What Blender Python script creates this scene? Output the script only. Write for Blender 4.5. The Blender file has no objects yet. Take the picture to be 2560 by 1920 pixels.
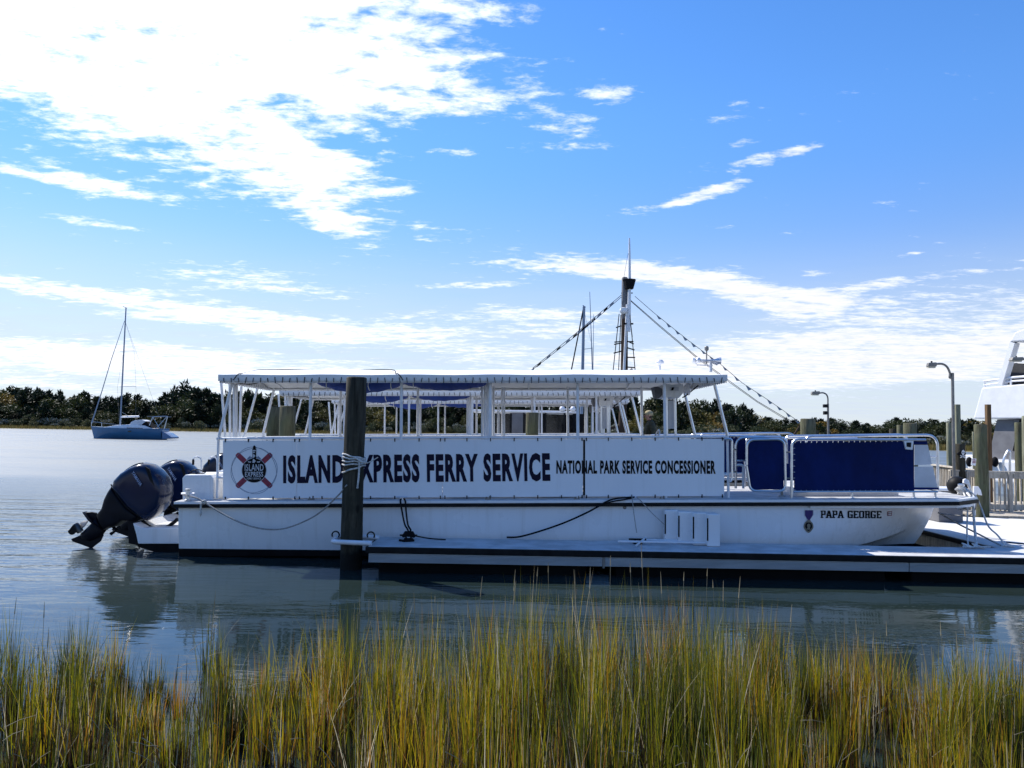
import bpy, bmesh, math, random
import numpy as np
from mathutils import Vector, Matrix, noise as mnoise
rad = math.radians
random.seed(11)
sc = bpy.context.scene
col = sc.collection

# ------------------------------------------------------------------ camera
CAMZ, FPX = 2.2, 1900.0
PITCH, ROLL = math.atan((1074 - 960) / FPX), rad(1.0)
_F = Vector((0, math.cos(PITCH), math.sin(PITCH)))
_U0 = Vector((0, -math.sin(PITCH), math.cos(PITCH)))
_R0 = Vector((1, 0, 0))
_R = _R0 * math.cos(ROLL) + _U0 * math.sin(ROLL)
_U = _U0 * math.cos(ROLL) - _R0 * math.sin(ROLL)
cam_d = bpy.data.cameras.new('camera')
cam_d.sensor_width = 36.0
cam_d.lens = FPX / 2560 * 36.0
cam_d.clip_start, cam_d.clip_end = 0.1, 9000
cam = bpy.data.objects.new('camera', cam_d)
col.objects.link(cam)
cam.matrix_world = Matrix(((_R.x, _U.x, -_F.x, 0), (_R.y, _U.y, -_F.y, 0), (_R.z, _U.z, -_F.z, CAMZ), (0, 0, 0, 1)))
sc.camera = cam

# ------------------------------------------------------------------ render settings, exposure
sc.view_settings.view_transform = 'Standard'
sc.view_settings.look = 'None'
sc.view_settings.gamma = 1
sc.view_settings.use_curve_mapping = False
sc.view_settings.exposure = 0.45
sc.render.engine = 'CYCLES'
sc.cycles.use_denoising = True
sc.cycles.max_bounces = 8
sc.cycles.transparent_max_bounces = 8
sc.cycles.caustics_reflective = False
sc.cycles.caustics_refractive = False
sc.cycles.sample_clamp_indirect = 6

SUN_TO = Vector((-0.67, 0.58, 1.0)).normalized()
SUN_EL = math.asin(SUN_TO.z)
SUN_AZ = math.atan2(SUN_TO.x, SUN_TO.y)
sun_d = bpy.data.lights.new('sun', 'SUN')
sun_d.energy = 5.0
sun_d.angle = rad(0.5)
sun_d.color = (1.0, 0.955, 0.89)
sun = bpy.data.objects.new('sun', sun_d)
col.objects.link(sun)
sun.rotation_euler = (-SUN_TO).to_track_quat('-Z', 'Y').to_euler()


def pdir(px, py):
    return (_F + _R * ((px - 1280) / FPX) + _U * ((960 - py) / FPX))


# ------------------------------------------------------------------ node helper
class NT:
    def __init__(s, tree):
        s.t, s.n, s.l = tree, tree.nodes, tree.links

    def new(s, typ, ins=None, **kw):
        n = s.n.new(typ)
        for k, v in kw.items():
            setattr(n, k, v)
        for k, v in (ins or {}).items():
            s.set(n.inputs[k], v)
        return n

    def set(s, sock, v):
        if isinstance(v, bpy.types.NodeSocket):
            s.l.new(v, sock)
        else:
            sock.default_value = v

    def m(s, op, a, b=None, c=None, clamp=False):
        n = s.n.new('ShaderNodeMath')
        n.operation = op
        n.use_clamp = clamp
        for i, v in enumerate((a, b, c)):
            if v is not None:
                s.set(n.inputs[i], v)
        return n.outputs[0]

    def mix(s, f, a, b, blend='MIX'):
        n = s.n.new('ShaderNodeMix')
        n.data_type = 'RGBA'
        n.blend_type = blend
        s.set(n.inputs[0], f)
        s.set(n.inputs[6], a)
        s.set(n.inputs[7], b)
        return n.outputs[2]

    def smooth(s, v, lo, hi, a=0.0, b=1.0):
        n = s.n.new('ShaderNodeMapRange')
        n.interpolation_type = 'SMOOTHSTEP'
        s.set(n.inputs[0], v)
        for i, x in enumerate((lo, hi, a, b)):
            s.set(n.inputs[i + 1], x)
        return n.outputs[0]

    def noise(s, vec, scale, detail=4, rough=0.55, dist=0.0):
        n = s.new('ShaderNodeTexNoise', {'Vector': vec, 'Scale': scale, 'Detail': detail, 'Roughness': rough, 'Distortion': dist})
        return n.outputs['Fac']

    def mapping(s, vec, loc=(0, 0, 0), rot=(0, 0, 0), scale=(1, 1, 1), typ='POINT'):
        n = s.new('ShaderNodeMapping', {'Vector': vec, 'Location': loc, 'Rotation': rot, 'Scale': scale}, vector_type=typ)
        return n.outputs[0]

    def ramp(s, fac, stops):
        n = s.n.new('ShaderNodeValToRGB')
        s.set(n.inputs[0], fac)
        el = n.color_ramp.elements
        while len(el) < len(stops):
            el.new(0.5)
        for e, (p, c) in zip(el, stops):
            e.position = p
            e.color = (*c, 1) if len(c) == 3 else c
        return n.outputs[0]


# ------------------------------------------------------------------ sky with its clouds
world = bpy.data.worlds.new('World')
sc.world = world
world.use_nodes = True
W = NT(world.node_tree)
W.n.clear()
sky = W.new('ShaderNodeTexSky', sky_type='NISHITA')
sky.sun_disc = False
sky.sun_elevation = SUN_EL
sky.sun_rotation = SUN_AZ
sky.altitude = 0
sky.air_density = 1.0
sky.dust_density = 0.05
sky.ozone_density = 3.0
tc = W.new('ShaderNodeTexCoord')
dirv = tc.outputs['Generated']
sep = W.new('ShaderNodeSeparateXYZ', {0: dirv})
dx, dy, dz = sep.outputs
zc = W.m('ADD', W.m('MAXIMUM', dz, 0.0), 0.07)
plane = W.new('ShaderNodeCombineXYZ', {0: W.m('DIVIDE', dx, zc), 1: W.m('DIVIDE', dy, zc)}).outputs[0]
warp = W.new('ShaderNodeTexNoise', {'Vector': plane, 'Scale': 0.9, 'Detail': 5.0})
warpc = W.new('ShaderNodeVectorMath', {0: warp.outputs['Color'], 1: (0.5, 0.5, 0.5)}, operation='SUBTRACT').outputs[0]
az = W.m('ARCTAN2', dx, dy)
el = W.m('ARCSINE', dz)
ang = W.new('ShaderNodeCombineXYZ', {0: az, 1: el}).outputs[0]
wscale = W.new('ShaderNodeVectorMath', {0: warpc, 'Scale': 0.16}, operation='SCALE').outputs[0]
wscale = W.new('ShaderNodeVectorMath', {0: wscale, 1: (1.0, 0.45, 0.0)}, operation='MULTIPLY').outputs[0]
angw = W.new('ShaderNodeVectorMath', {0: ang, 1: wscale}, operation='ADD').outputs[0]


def cloud_patch(px, py, rx, ry, tilt, s):
    """soft elliptical patch of cover round the direction seen at that spot of the sky; tilt in degrees, positive sinks rightwards"""
    d = pdir(px, py).normalized()
    a0, e0 = math.atan2(d.x, d.y), math.asin(d.z)
    v = W.mapping(angw, (a0, e0, 0), (0, 0, rad(-tilt)), (rx / FPX, ry / FPX, 1), 'TEXTURE')
    ln = W.new('ShaderNodeVectorMath', {0: v}, operation='LENGTH').outputs['Value']
    return W.smooth(ln, 0.15, 1.45, s, 0.0)


cov = None
for args in [
    (100, -520, 1250, 560, 0, 0.80), (120, 40, 620, 190, 2, 0.40), (700, 40, 620, 180, -6, 0.42), (400, 300, 600, 130, 14, 0.45), (720, 410, 300, 90, 24, 0.52), (950, 230, 260, 120, -20, 0.42),
    (830, 545, 140, 30, 16, 0.50), (1300, 240, 260, 60, -6, 0.44), (1560, 233, 100, 22, 0, 0.52), (1435, 320, 90, 42, 10, 0.46),
    (1140, 395, 70, 16, -5, 0.50), (80, 420, 190, 16, 6, 0.58), (290, 445, 190, 20, 8, 0.58), (260, 552, 170, 11, 0, 0.56),
    (300, 745, 620, 42, 6, 0.85), (620, 695, 270, 34, 2, 0.70), (900, 825, 520, 38, 7, 0.66), (1500, 668, 400, 48, 5, 0.90), (1850, 725, 320, 40, 9, 0.80),
    (1200, 710, 180, 14, -2, 0.62), (1720, 478, 190, 20, -11, 0.80), (1900, 395, 110, 18, -8, 0.56), (1990, 373, 60, 16, 0, 0.56),
    (1830, 362, 50, 18, 0, 0.55), (2000, 740, 220, 24, 6, 0.6), (2280, 698, 300, 18, -3, 0.66), (2080, 660, 60, 12, 0, 0.55), (2290, 615, 40, 7, 0, 0.5),
    (1300, 815, 330, 40, 0, 0.62), (2400, 830, 620, 90, -3, 0.85), (1900, 930, 900, 60, 0, 0.55), (300, 930, 700, 60, 0, 0.62), (960, 495, 70, 11, 0, 0.52), (400, 900, 600, 60, 3, 0.5), (1840, 270, 80, 40, 0, 0.34), (2000, 900, 700, 60, 0, .5),
]:
    p = cloud_patch(*args)
    cov = p if cov is None else W.m('ADD', cov, p)
cov = W.m('MINIMUM', cov, 1.05)
streak = W.mapping(plane, (0, 0, 0), (0, 0, rad(25)), (1.0, 2.1, 1.0))
n1 = W.noise(streak, 1.5, 9, 0.62, 0.35)
n2 = W.noise(W.mapping(plane, (0, 0, 0), (0, 0, rad(15)), (1.0, 1.5, 1.0)), 7.0, 8, 0.64, 0.25)
n3 = W.noise(W.mapping(plane, (3, 1, 0), (0, 0, rad(-12)), (1.0, 1.7, 1.0)), 19.0, 5, 0.6, 0.2)
nn = W.m('ADD', W.m('ADD', W.m('MULTIPLY', n1, 0.34), W.m('MULTIPLY', n2, 0.46)), W.m('MULTIPLY', n3, 0.20))
dens = W.m('ADD', cov, W.m('MULTIPLY', W.m('SUBTRACT', nn, 0.5), 4.3))
alpha = W.smooth(dens, 0.34, 0.92)
thick = W.smooth(dens, 0.55, 1.3)
veil = W.m('MULTIPLY', W.smooth(el, rad(15.0), rad(1.5), 0.0, 0.85), W.m('ADD', 0.45, W.m('MULTIPLY', n1, 1.0)))   # thin veil thickening to the horizon all round
hsv = W.new('ShaderNodeHueSaturation', {'Hue': W.smooth(el, rad(4), rad(24), 0.516, 0.508), 'Saturation': W.smooth(el, rad(3), rad(20), 1.05, 1.27), 'Value': W.smooth(el, rad(2), rad(24), 0.66, 1.06), 'Fac': 1.0, 'Color': sky.outputs[0]})
# cloud brightness follows the side the sun stands on
sdot = W.new('ShaderNodeVectorMath', {0: dirv, 1: tuple(SUN_TO)}, operation='DOT_PRODUCT').outputs['Value']
cl = W.m('ADD', 4.9, W.m('MULTIPLY', W.m('POWER', W.m('MAXIMUM', sdot, 0.0), 3.0), 2.6))
cl = W.m('MULTIPLY', cl, W.m('ADD', 0.80, W.m('MULTIPLY', n2, 0.40)))
ctint = W.mix(thick, (0.84, 0.93, 1.10, 1), (1.0, 1.0, 1.03, 1))
ccol = W.new('ShaderNodeVectorMath', {0: ctint, 'Scale': cl}, operation='SCALE').outputs[0]
vcol = W.new('ShaderNodeVectorMath', {0: (0.77, 0.87, 1.04), 'Scale': 4.4}, operation='SCALE').outputs[0]
hazy = W.mix(veil, hsv.outputs[0], vcol)
full = W.mix(W.m('MULTIPLY', alpha, 0.97), hazy, ccol)
bg = W.new('ShaderNodeBackground', {'Color': full, 'Strength': 0.15})
wo = W.new('ShaderNodeOutputWorld', {'Surface': bg.outputs[0]})

# ------------------------------------------------------------------ pixel of the photograph -> point in the place, at a known depth
CR = {'R1': (150, 1100, 400 / 2212), 'R2': (520, 900, 520 / 2212), 'R3': (1000, 900, 520 / 2212), 'R4': (1480, 900, 400 / 2212),
      'R5': (1780, 1040, 660 / 2212), 'R6': (2240, 780, 320 / 830), 'R7': (820, 1150, 520 / 2212), 'R8': (1300, 1150, 520 / 2212),
      'A1': (0, 750, 640 / 2212), 'A2': (1300, 580, 580 / 2212), 'A3': (1640, 900, 700 / 2212), 'A8': (1980, 1220, 580 / 2212),
      'B1': (570, 1100, 150 / 1716), 'B2': (1990, 1260, 270 / 2212), 'B3': (2300, 1000, 260 / 1438), 'B4': (1800, 1080, 260 / 2212),
      'B5': (2240, 1080, 220 / 1921), 'B6': (1260, 960, 400 / 2212), 'U': (0, 0, 2560 / 2212), 'P': (0, 0, 1.0)}


def at(cr, x, y, Y):
    """world point at depth Y"""
    ox, oy, s = CR[cr]
    d = pdir(ox + x * s, oy + y * s)
    k = Y / d.y
    return Vector((d.x * k, Y, CAMZ + d.z * k))


FERRY_Y, TRIM = 12.7, rad(1.0)


def L(cr, x, y, yl):
    """point in the near ferry's own frame (x to the bow, y from its near side, z up)"""
    p = at(cr, x, y, FERRY_Y + yl)
    return Vector((p.x * math.cos(TRIM) + p.z * math.sin(TRIM), yl, -p.x * math.sin(TRIM) + p.z * math.cos(TRIM)))


# ------------------------------------------------------------------ mesh builder
def frames(pts):
    n = len(pts)
    tans = []
    for i in range(n):
        a = pts[max(i - 1, 0)]
        b = pts[min(i + 1, n - 1)]
        t = (b - a)
        tans.append(t.normalized() if t.length > 1e-9 else Vector((0, 0, 1)))
    up = Vector((0, 0, 1)) if abs(tans[0].z) < 0.9 else Vector((1, 0, 0))
    u = tans[0].cross(up).normalized()
    out = []
    for t in tans:
        u = (u - t * u.dot(t))
        if u.length < 1e-6:
            u = t.orthogonal()
        u.normalize()
        out.append((t, u, t.cross(u).normalized()))
    return out


def spline(pts, n=6):
    pts = [Vector(p) for p in pts]
    out = []
    for i in range(len(pts) - 1):
        p0, p1, p2, p3 = pts[max(i - 1, 0)], pts[i], pts[i + 1], pts[min(i + 2, len(pts) - 1)]
        for k in range(n):
            t = k / n
            out.append(0.5 * ((2 * p1) + (p2 - p0) * t + (2 * p0 - 5 * p1 + 4 * p2 - p3) * t * t + (3 * p1 - p0 - 3 * p2 + p3) * t ** 3))
    out.append(pts[-1])
    return out


def fillet(pts, r, n=5):
    """polyline with rounded corners"""
    pts = [Vector(p) for p in pts]
    out = [pts[0]]
    for i in range(1, len(pts) - 1):
        a, b, c = pts[i - 1], pts[i], pts[i + 1]
        ra = min(r, (a - b).length * 0.48, (c - b).length * 0.48)
        p, q = b + (a - b).normalized() * ra, b + (c - b).normalized() * ra
        for k in range(n + 1):
            t = k / n
            out.append((1 - t) ** 2 * p + 2 * t * (1 - t) * b + t * t * q)
    out.append(pts[-1])
    return out


class MB:
    def __init__(s):
        s.v, s.f = [], []

    def add(s, vs, fs):
        o = len(s.v)
        s.v += [Vector(v) for v in vs]
        s.f += [tuple(i + o for i in f) for f in fs]
        return s

    def box(s, x0, x1, y0, y1, z0, z1):
        v = [(x, y, z) for z in (z0, z1) for y in (y0, y1) for x in (x0, x1)]
        return s.add(v, [(0, 2, 3, 1), (4, 5, 7, 6), (0, 1, 5, 4), (2, 6, 7, 3), (0, 4, 6, 2), (1, 3, 7, 5)])

    def obox(s, c, ex, ey, ez):
        """box with centre c and half-axis vectors"""
        c, ex, ey, ez = map(Vector, (c, ex, ey, ez))
        v = [c + ex * i + ey * j + ez * k for k in (-1, 1) for j in (-1, 1) for i in (-1, 1)]
        return s.add(v, [(0, 2, 3, 1), (4, 5, 7, 6), (0, 1, 5, 4), (2, 6, 7, 3), (0, 4, 6, 2), (1, 3, 7, 5)])

    def bar(s, a, b, w, h, up=(0, 0, 1)):
        a, b = Vector(a), Vector(b)
        t = (b - a).normalized()
        u = t.cross(Vector(up))
        if u.length < 1e-5:
            u = t.orthogonal()
        u.normalize()
        k = u.cross(t).normalized()
        return s.obox((a + b) / 2, (b - a) / 2, u * w / 2, k * h / 2)

    def tube(s, pts, r, seg=8, r2=None, cap=True):
        pts = [Vector(p) for p in pts]
        fr = frames(pts)
        n = len(pts)
        vs, fs = [], []
        for i, (p, (t, u, w)) in enumerate(zip(pts, fr)):
            rr = r if r2 is None else r + (r2 - r) * i / max(n - 1, 1)
            if callable(rr):
                rr = rr(i)
            for k in range(seg):
                a = 2 * math.pi * k / seg
                vs.append(p + (u * math.cos(a) + w * math.sin(a)) * rr)
        for i in range(n - 1):
            for k in range(seg):
                a, b = i * seg + k, i * seg + (k + 1) % seg
                fs.append((a, b, b + seg, a + seg))
        if cap:
            fs.append(tuple(range(seg - 1, -1, -1)))
            fs.append(tuple(range((n - 1) * seg, n * seg)))
        return s.add(vs, fs)

    def lathe(s, prof, c=(0, 0, 0), axis=(0, 0, 1), seg=16):
        c, ax = Vector(c), Vector(axis).normalized()
        u = ax.orthogonal().normalized()
        w = ax.cross(u)
        vs, fs = [], []
        for r, z in prof:
            for k in range(seg):
                a = 2 * math.pi * k / seg
                vs.append(c + ax * z + (u * math.cos(a) + w * math.sin(a)) * max(r, 1e-4))
        for i in range(len(prof) - 1):
            for k in range(seg):
                a, b = i * seg + k, i * seg + (k + 1) % seg
                fs.append((a, b, b + seg, a + seg))
        fs.append(tuple(range(seg - 1, -1, -1)))
        fs.append(tuple(range((len(prof) - 1) * seg, len(prof) * seg)))
        return s.add(vs, fs)

    def prism(s, pts, d):
        """closed polygon pushed along vector d"""
        pts = [Vector(p) for p in pts]
        d = Vector(d)
        n = len(pts)
        fs = [tuple(range(n)), tuple(range(2 * n - 1, n - 1, -1))]
        fs += [(i, i + n, (i + 1) % n + n, (i + 1) % n) for i in range(n)]
        return s.add(pts + [p + d for p in pts], fs)

    def grid(s, rows, close=False):
        n, m = len(rows), len(rows[0])
        vs = [p for r in rows for p in r]
        fs = []
        for i in range(n - 1):
            for k in range(m if close else m - 1):
                a, b = i * m + k, i * m + (k + 1) % m
                fs.append((a, b, b + m, a + m))
        return s.add(vs, fs)

    def puff(s, outline, hd, layers=9, p=2.6, c=None):
        """closed outline in an x-z plane, rounded out to half depth hd on both sides"""
        pts = [Vector(q) for q in outline]
        c = Vector(c) if c else sum(pts, Vector()) / len(pts)
        rows = []
        for i in range(layers):
            t = -1 + 2 * i / (layers - 1)
            k = math.sin(t * math.pi / 2)
            sc_ = max(0.0, 1 - abs(k) ** p) ** (1 / p)
            sc_ = max(sc_, 0.25)
            rows.append([c + (q - c) * sc_ + Vector((0, k * hd, 0)) for q in pts])
        s.grid(rows, True)
        o = len(s.v) - layers * len(pts)
        n = len(pts)
        s.f.append(tuple(range(o + n - 1, o - 1, -1)))
        s.f.append(tuple(range(o + (layers - 1) * n, o + layers * n)))
        return s

    def shell(s, outline, hd, prof, c=None):
        """closed outline with flattened flanks: prof lists (depth fraction, outline scale) from the flank inwards"""
        pts = [Vector(q) for q in outline]
        c = Vector(c) if c else sum(pts, Vector()) / len(pts)
        lay = [(-d, k) for d, k in prof] + [(d, k) for d, k in prof[::-1] if d > 0]
        rows = [[c + (q - c) * k + Vector((0, d * hd, 0)) for q in pts] for d, k in lay]
        o, n = len(s.v), len(pts)
        s.grid(rows, True)
        s.f.append(tuple(range(o + n - 1, o - 1, -1)))
        s.f.append(tuple(range(o + (len(rows) - 1) * n, o + len(rows) * n)))
        return s

    def ball(s, c, r, seg=12, rings=8, sq=(1, 1, 1)):
        rows = []
        for i in range(rings + 1):
            th = math.pi * i / rings
            rows.append([Vector(c) + Vector((math.sin(th) * math.cos(2 * math.pi * k / seg) * r * sq[0],
                                             math.sin(th) * math.sin(2 * math.pi * k / seg) * r * sq[1],
                                             math.cos(th) * r * sq[2])) for k in range(seg)])
        return s.grid(rows, True)


ORG = {}


def mesh_of(mb, name, m, org=Vector(), bevel=0.0, smooth=40, fix=True):
    me = bpy.data.meshes.new(name)
    me.from_pydata([v - org for v in mb.v], [], mb.f)
    bm = bmesh.new()
    bm.from_mesh(me)
    bmesh.ops.remove_doubles(bm, verts=bm.verts, dist=1e-5)
    if fix:
        bmesh.ops.recalc_face_normals(bm, faces=bm.faces)
    if bevel:
        es = [e for e in bm.edges if len(e.link_faces) == 2 and e.calc_face_angle(0) > rad(40)]
        bmesh.ops.bevel(bm, geom=es, offset=bevel, segments=2, affect='EDGES', profile=0.6, clamp_overlap=True)
    bm.to_mesh(me)
    bm.free()
    if smooth:
        me.polygons.foreach_set('use_smooth', [True] * len(me.polygons))
        me.set_sharp_from_angle(angle=rad(smooth))
    if m is not None:
        me.materials.append(m)
    return me


def tag(o, label=None, cat=None, group=None, kind=None):
    if label:
        o['label'] = label
    if cat:
        o['category'] = cat
    if group:
        o['group'] = group
    if kind:
        o['kind'] = kind
    return o


def thing(name, label, cat, loc=(0, 0, 0), group=None):
    o = bpy.data.objects.new(name, None)
    o.empty_display_size = 0.2
    col.objects.link(o)
    o.location = loc
    ORG[o.name] = Vector(loc)
    return tag(o, label, cat, group)


def part(mb, name, m, parent, **kw):
    org = ORG.get(parent.name, Vector())
    me = mesh_of(mb, name, m, org, **kw)
    o = bpy.data.objects.new(name, me)
    col.objects.link(o)
    o.parent = parent
    ORG[o.name] = org
    return o


def solo(mb, name, m, label=None, cat=None, group=None, kind=None, **kw):
    xs = [v.x for v in mb.v]
    ys = [v.y for v in mb.v]
    org = Vector(((min(xs) + max(xs)) / 2, (min(ys) + max(ys)) / 2, min(v.z for v in mb.v)))
    o = bpy.data.objects.new(name, mesh_of(mb, name, m, org, **kw))
    col.objects.link(o)
    o.location = org
    return tag(o, label, cat, group, kind)


def copy_tree(o, parent=None, skip=()):
    c = o.copy()
    col.objects.link(c)
    if parent:
        c.parent = parent
    for ch in list(o.children):
        if ch.name.split('.')[0] not in skip:
            copy_tree(ch, c, skip)
    return c


def text_mb(body, o, ex, ez, offset=0.0, spacing=1.0, proud=0.004):
    """built-in font lettering laid into the parallelogram o + ex + ez, raised a few millimetres towards the reader"""
    cu = bpy.data.curves.new('lettering', 'FONT')
    cu.body = body
    cu.offset = offset
    cu.space_character = spacing
    cu.extrude = 0.5
    cu.resolution_u = 3
    ob = bpy.data.objects.new('lettering', cu)
    col.objects.link(ob)
    dg = bpy.context.evaluated_depsgraph_get()
    me = bpy.data.meshes.new_from_object(ob.evaluated_get(dg))
    xs = [v.co.x for v in me.vertices]
    ys = [v.co.y for v in me.vertices]
    x0, x1, y0, y1 = min(xs), max(xs), min(ys), max(ys)
    o, ex, ez = Vector(o), Vector(ex), Vector(ez)
    nrm = ez.cross(ex).normalized()
    if nrm.y > 0:
        nrm = -nrm
    mb = MB()
    mb.add([o + ex * ((v.co.x - x0) / (x1 - x0)) + ez * ((v.co.y - y0) / (y1 - y0)) + nrm * (proud if v.co.z > 0 else 0.0) for v in me.vertices],
           [tuple(p.vertices) for p in me.polygons])
    bpy.data.objects.remove(ob)
    bpy.data.curves.remove(cu)
    bpy.data.meshes.remove(me)
    return mb


# ------------------------------------------------------------------ materials
def mat(name, c, rough=0.5, metal=0.0, var=0.12, scale=4.0, stretch=(1, 1, 1), bump=0.0, bscale=40.0, c2=None, spec=0.5, coat=0.0, detail=5):
    m = bpy.data.materials.new(name)
    m.use_nodes = True
    t = NT(m.node_tree)
    b = t.n['Principled BSDF']
    tcx = t.new('ShaderNodeTexCoord').outputs['Object']
    vec = t.mapping(tcx, scale=stretch)
    f = t.noise(vec, scale, detail, 0.6)
    f = t.smooth(f, 0.3, 0.7)
    a = c2 if c2 else tuple(x * (1 - var) for x in c)
    bcol = c if c2 else tuple(min(1, x * (1 + var * 0.6)) for x in c)
    t.set(b.inputs['Base Color'], t.mix(f, (*a, 1), (*bcol, 1)))
    b.inputs['Roughness'].default_value = rough
    b.inputs['Metallic'].default_value = metal
    b.inputs['Specular IOR Level'].default_value = spec
    if coat:
        b.inputs['Coat Weight'].default_value = coat
        b.inputs['Coat Roughness'].default_value = 0.06
    if bump:
        h = t.noise(vec, bscale, 4, 0.6)
        bn = t.new('ShaderNodeBump', {'Height': h, 'Strength': bump, 'Distance': 0.02})
        t.set(b.inputs['Normal'], bn.outputs[0])
    return m


def wood_mat(name, c, c2, streak=9.0, moss=None, tide=False):
    m = bpy.data.materials.new(name)
    m.use_nodes = True
    t = NT(m.node_tree)
    b = t.n['Principled BSDF']
    o = t.new('ShaderNodeTexCoord').outputs['Object']
    v = t.mapping(o, scale=(1, 1, 0.09))
    f = t.smooth(t.noise(v, streak * 2.2, 7, 0.7, 0.4), 0.32, 0.68)
    g = t.smooth(t.noise(o, 2.1, 5, 0.65), 0.35, 0.65)
    cc = t.mix(f, (*c2, 1), (*c, 1))
    if moss:
        cc = t.mix(t.m('MULTIPLY', g, 0.75), cc, (*moss, 1))
    crack = t.smooth(t.noise(t.mapping(o, scale=(1, 1, 0.05)), 34, 3, 0.6), 0.60, 0.70)
    cc = t.mix(t.m('MULTIPLY', crack, 0.7), cc, (c2[0] * 0.3, c2[1] * 0.3, c2[2] * 0.3, 1))
    knot = t.new('ShaderNodeTexVoronoi', {'Vector': t.mapping(o, scale=(3.2, 3.2, 1.5)), 'Scale': 1.0}).outputs['Distance']
    cc = t.mix(t.m('MULTIPLY', t.smooth(knot, 0.14, 0.05), 0.8), cc, (c2[0] * 0.5, c2[1] * 0.5, c2[2] * 0.5, 1))
    if tide:
        z = t.new('ShaderNodeSeparateXYZ', {0: o}).outputs[2]
        zz = t.m('ADD', z, t.m('MULTIPLY', t.noise(o, 5.0, 4, 0.6), 0.5))
        cc = t.mix(t.smooth(zz, 1.20, 1.02), cc, (0.008, 0.008, 0.006, 1))      # wet, weed-blackened foot
    t.set(b.inputs['Base Color'], cc)
    b.inputs['Roughness'].default_value = 0.85
    b.inputs['Specular IOR Level'].default_value = 0.25
    bn = t.new('ShaderNodeBump', {'Height': t.m('SUBTRACT', f, crack), 'Strength': 0.6, 'Distance': 0.012})
    t.set(b.inputs['Normal'], bn.outputs[0])
    return m




def worn_white(name, c, rough, wrinkle=0.0, runs=0.3, spec=0.5):
    m = bpy.data.materials.new(name)
    m.use_nodes = True
    t = NT(m.node_tree)
    b = t.n['Principled BSDF']
    o = t.new('ShaderNodeTexCoord').outputs['Object']
    run = t.smooth(t.noise(t.mapping(o, scale=(7, 7, 0.35)), 1.0, 5, 0.65), 0.50, 0.78)
    blot = t.smooth(t.noise(o, 0.9, 6, 0.65), 0.35, 0.7)
    speck = t.smooth(t.noise(o, 26, 3, 0.6), 0.68, 0.76)
    d = tuple(x * k for x, k in zip(c, (0.62, 0.58, 0.50)))
    cc = t.mix(t.m('MULTIPLY', run, runs), (*c, 1), (*d, 1))
    cc = t.mix(t.m('MULTIPLY', blot, 0.12), cc, (c[0] * .8, c[1] * .82, c[2] * .82, 1))
    cc = t.mix(t.m('MULTIPLY', speck, 0.25 * min(1, runs * 3)), cc, (*d, 1))
    t.set(b.inputs['Base Color'], cc)
    t.set(b.inputs['Roughness'], t.m('ADD', rough, t.m('MULTIPLY', blot, 0.18)))
    b.inputs['Specular IOR Level'].default_value = spec
    if wrinkle:
        h = t.noise(t.mapping(o, rot=(0, rad(24), 0), scale=(2.2, 2.2, 0.9)), 1.3, 3, 0.5, 0.6)
        bn = t.new('ShaderNodeBump', {'Height': h, 'Strength': 1.0, 'Distance': wrinkle})
        t.set(b.inputs['Normal'], bn.outputs[0])
    return m


M = {}
M['gel'] = worn_white('white_gelcoat', (0.78, 0.79, 0.80), 0.24, 0.004, 0.35)
M['sign'] = worn_white('sign_board', (0.80, 0.81, 0.82), 0.4, 0.010, 0.16)
M['roof'] = mat('white_vinyl', (0.80, 0.81, 0.82), 0.5, var=0.05, scale=2.5, bump=0.1, bscale=12)
M['pipe'] = mat('white_pipe', (0.74, 0.75, 0.77), 0.35, var=0.08, scale=6)
M['alu'] = mat('brushed_aluminium', (0.68, 0.69, 0.71), 0.3, metal=0.85, var=0.1, scale=8)
M['black'] = mat('black_rubber', (0.012, 0.012, 0.013), 0.55, var=0.4, scale=6, spec=0.12)
M['antifoul'] = mat('black_bottom_paint', (0.006, 0.006, 0.007), 0.7, var=0.5, scale=3, spec=0.12)
M['navy'] = mat('navy_vinyl', (0.003, 0.003, 0.022), 0.45, var=0.1, spec=0.15)
M['ink'] = mat('black_vinyl', (0.003, 0.003, 0.004), 0.45, var=0.1, spec=0.12)
M['canvas'] = mat('blue_canvas', (0.002, 0.014, 0.105), 0.8, c2=(0.0012, 0.008, 0.06), scale=1.6, stretch=(1, 1, 0.7), bump=1.0, bscale=2.4, spec=0.2)
for n_ in M['canvas'].node_tree.nodes:
    if n_.type == 'BUMP':
        n_.inputs['Distance'].default_value = 0.05
M['tarp'] = mat('bright_blue_tarp', (0.01, 0.055, 0.33), 0.7, var=0.2, scale=4, bump=0.3, bscale=6)
M['deck'] = mat('grey_nonskid', (0.45, 0.45, 0.45), 0.75, var=0.25, scale=3, bump=0.2, bscale=120)
M['clear'] = mat('clouded_vinyl', (0.62, 0.63, 0.66), 0.22, var=0.12, scale=3, bump=0.15, bscale=7)
M['cowl'] = mat('navy_engine_paint', (0.003, 0.009, 0.036), 0.2, var=0.15, scale=2, spec=0.25, coat=0.15)
M['engine'] = mat('dark_engine_paint', (0.005, 0.006, 0.011), 0.4, var=0.3, scale=5, spec=0.14)
M['prop'] = mat('worn_propeller_metal', (0.10, 0.10, 0.10), 0.42, metal=0.6, var=0.3, scale=9)
M['decal'] = mat('blue_grey_decal', (0.30, 0.40, 0.62), 0.4)
M['rope'] = mat('white_rope', (0.62, 0.61, 0.58), 0.9, var=0.35, scale=30, bump=0.5, bscale=160)
M['oldrope'] = mat('weathered_rope', (0.33, 0.32, 0.31), 0.9, var=0.35, scale=30, bump=0.5, bscale=160)
M['black_rope'] = mat('black_rope', (0.010, 0.010, 0.011), 0.9, var=0.3, scale=30, spec=0.12)
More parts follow.
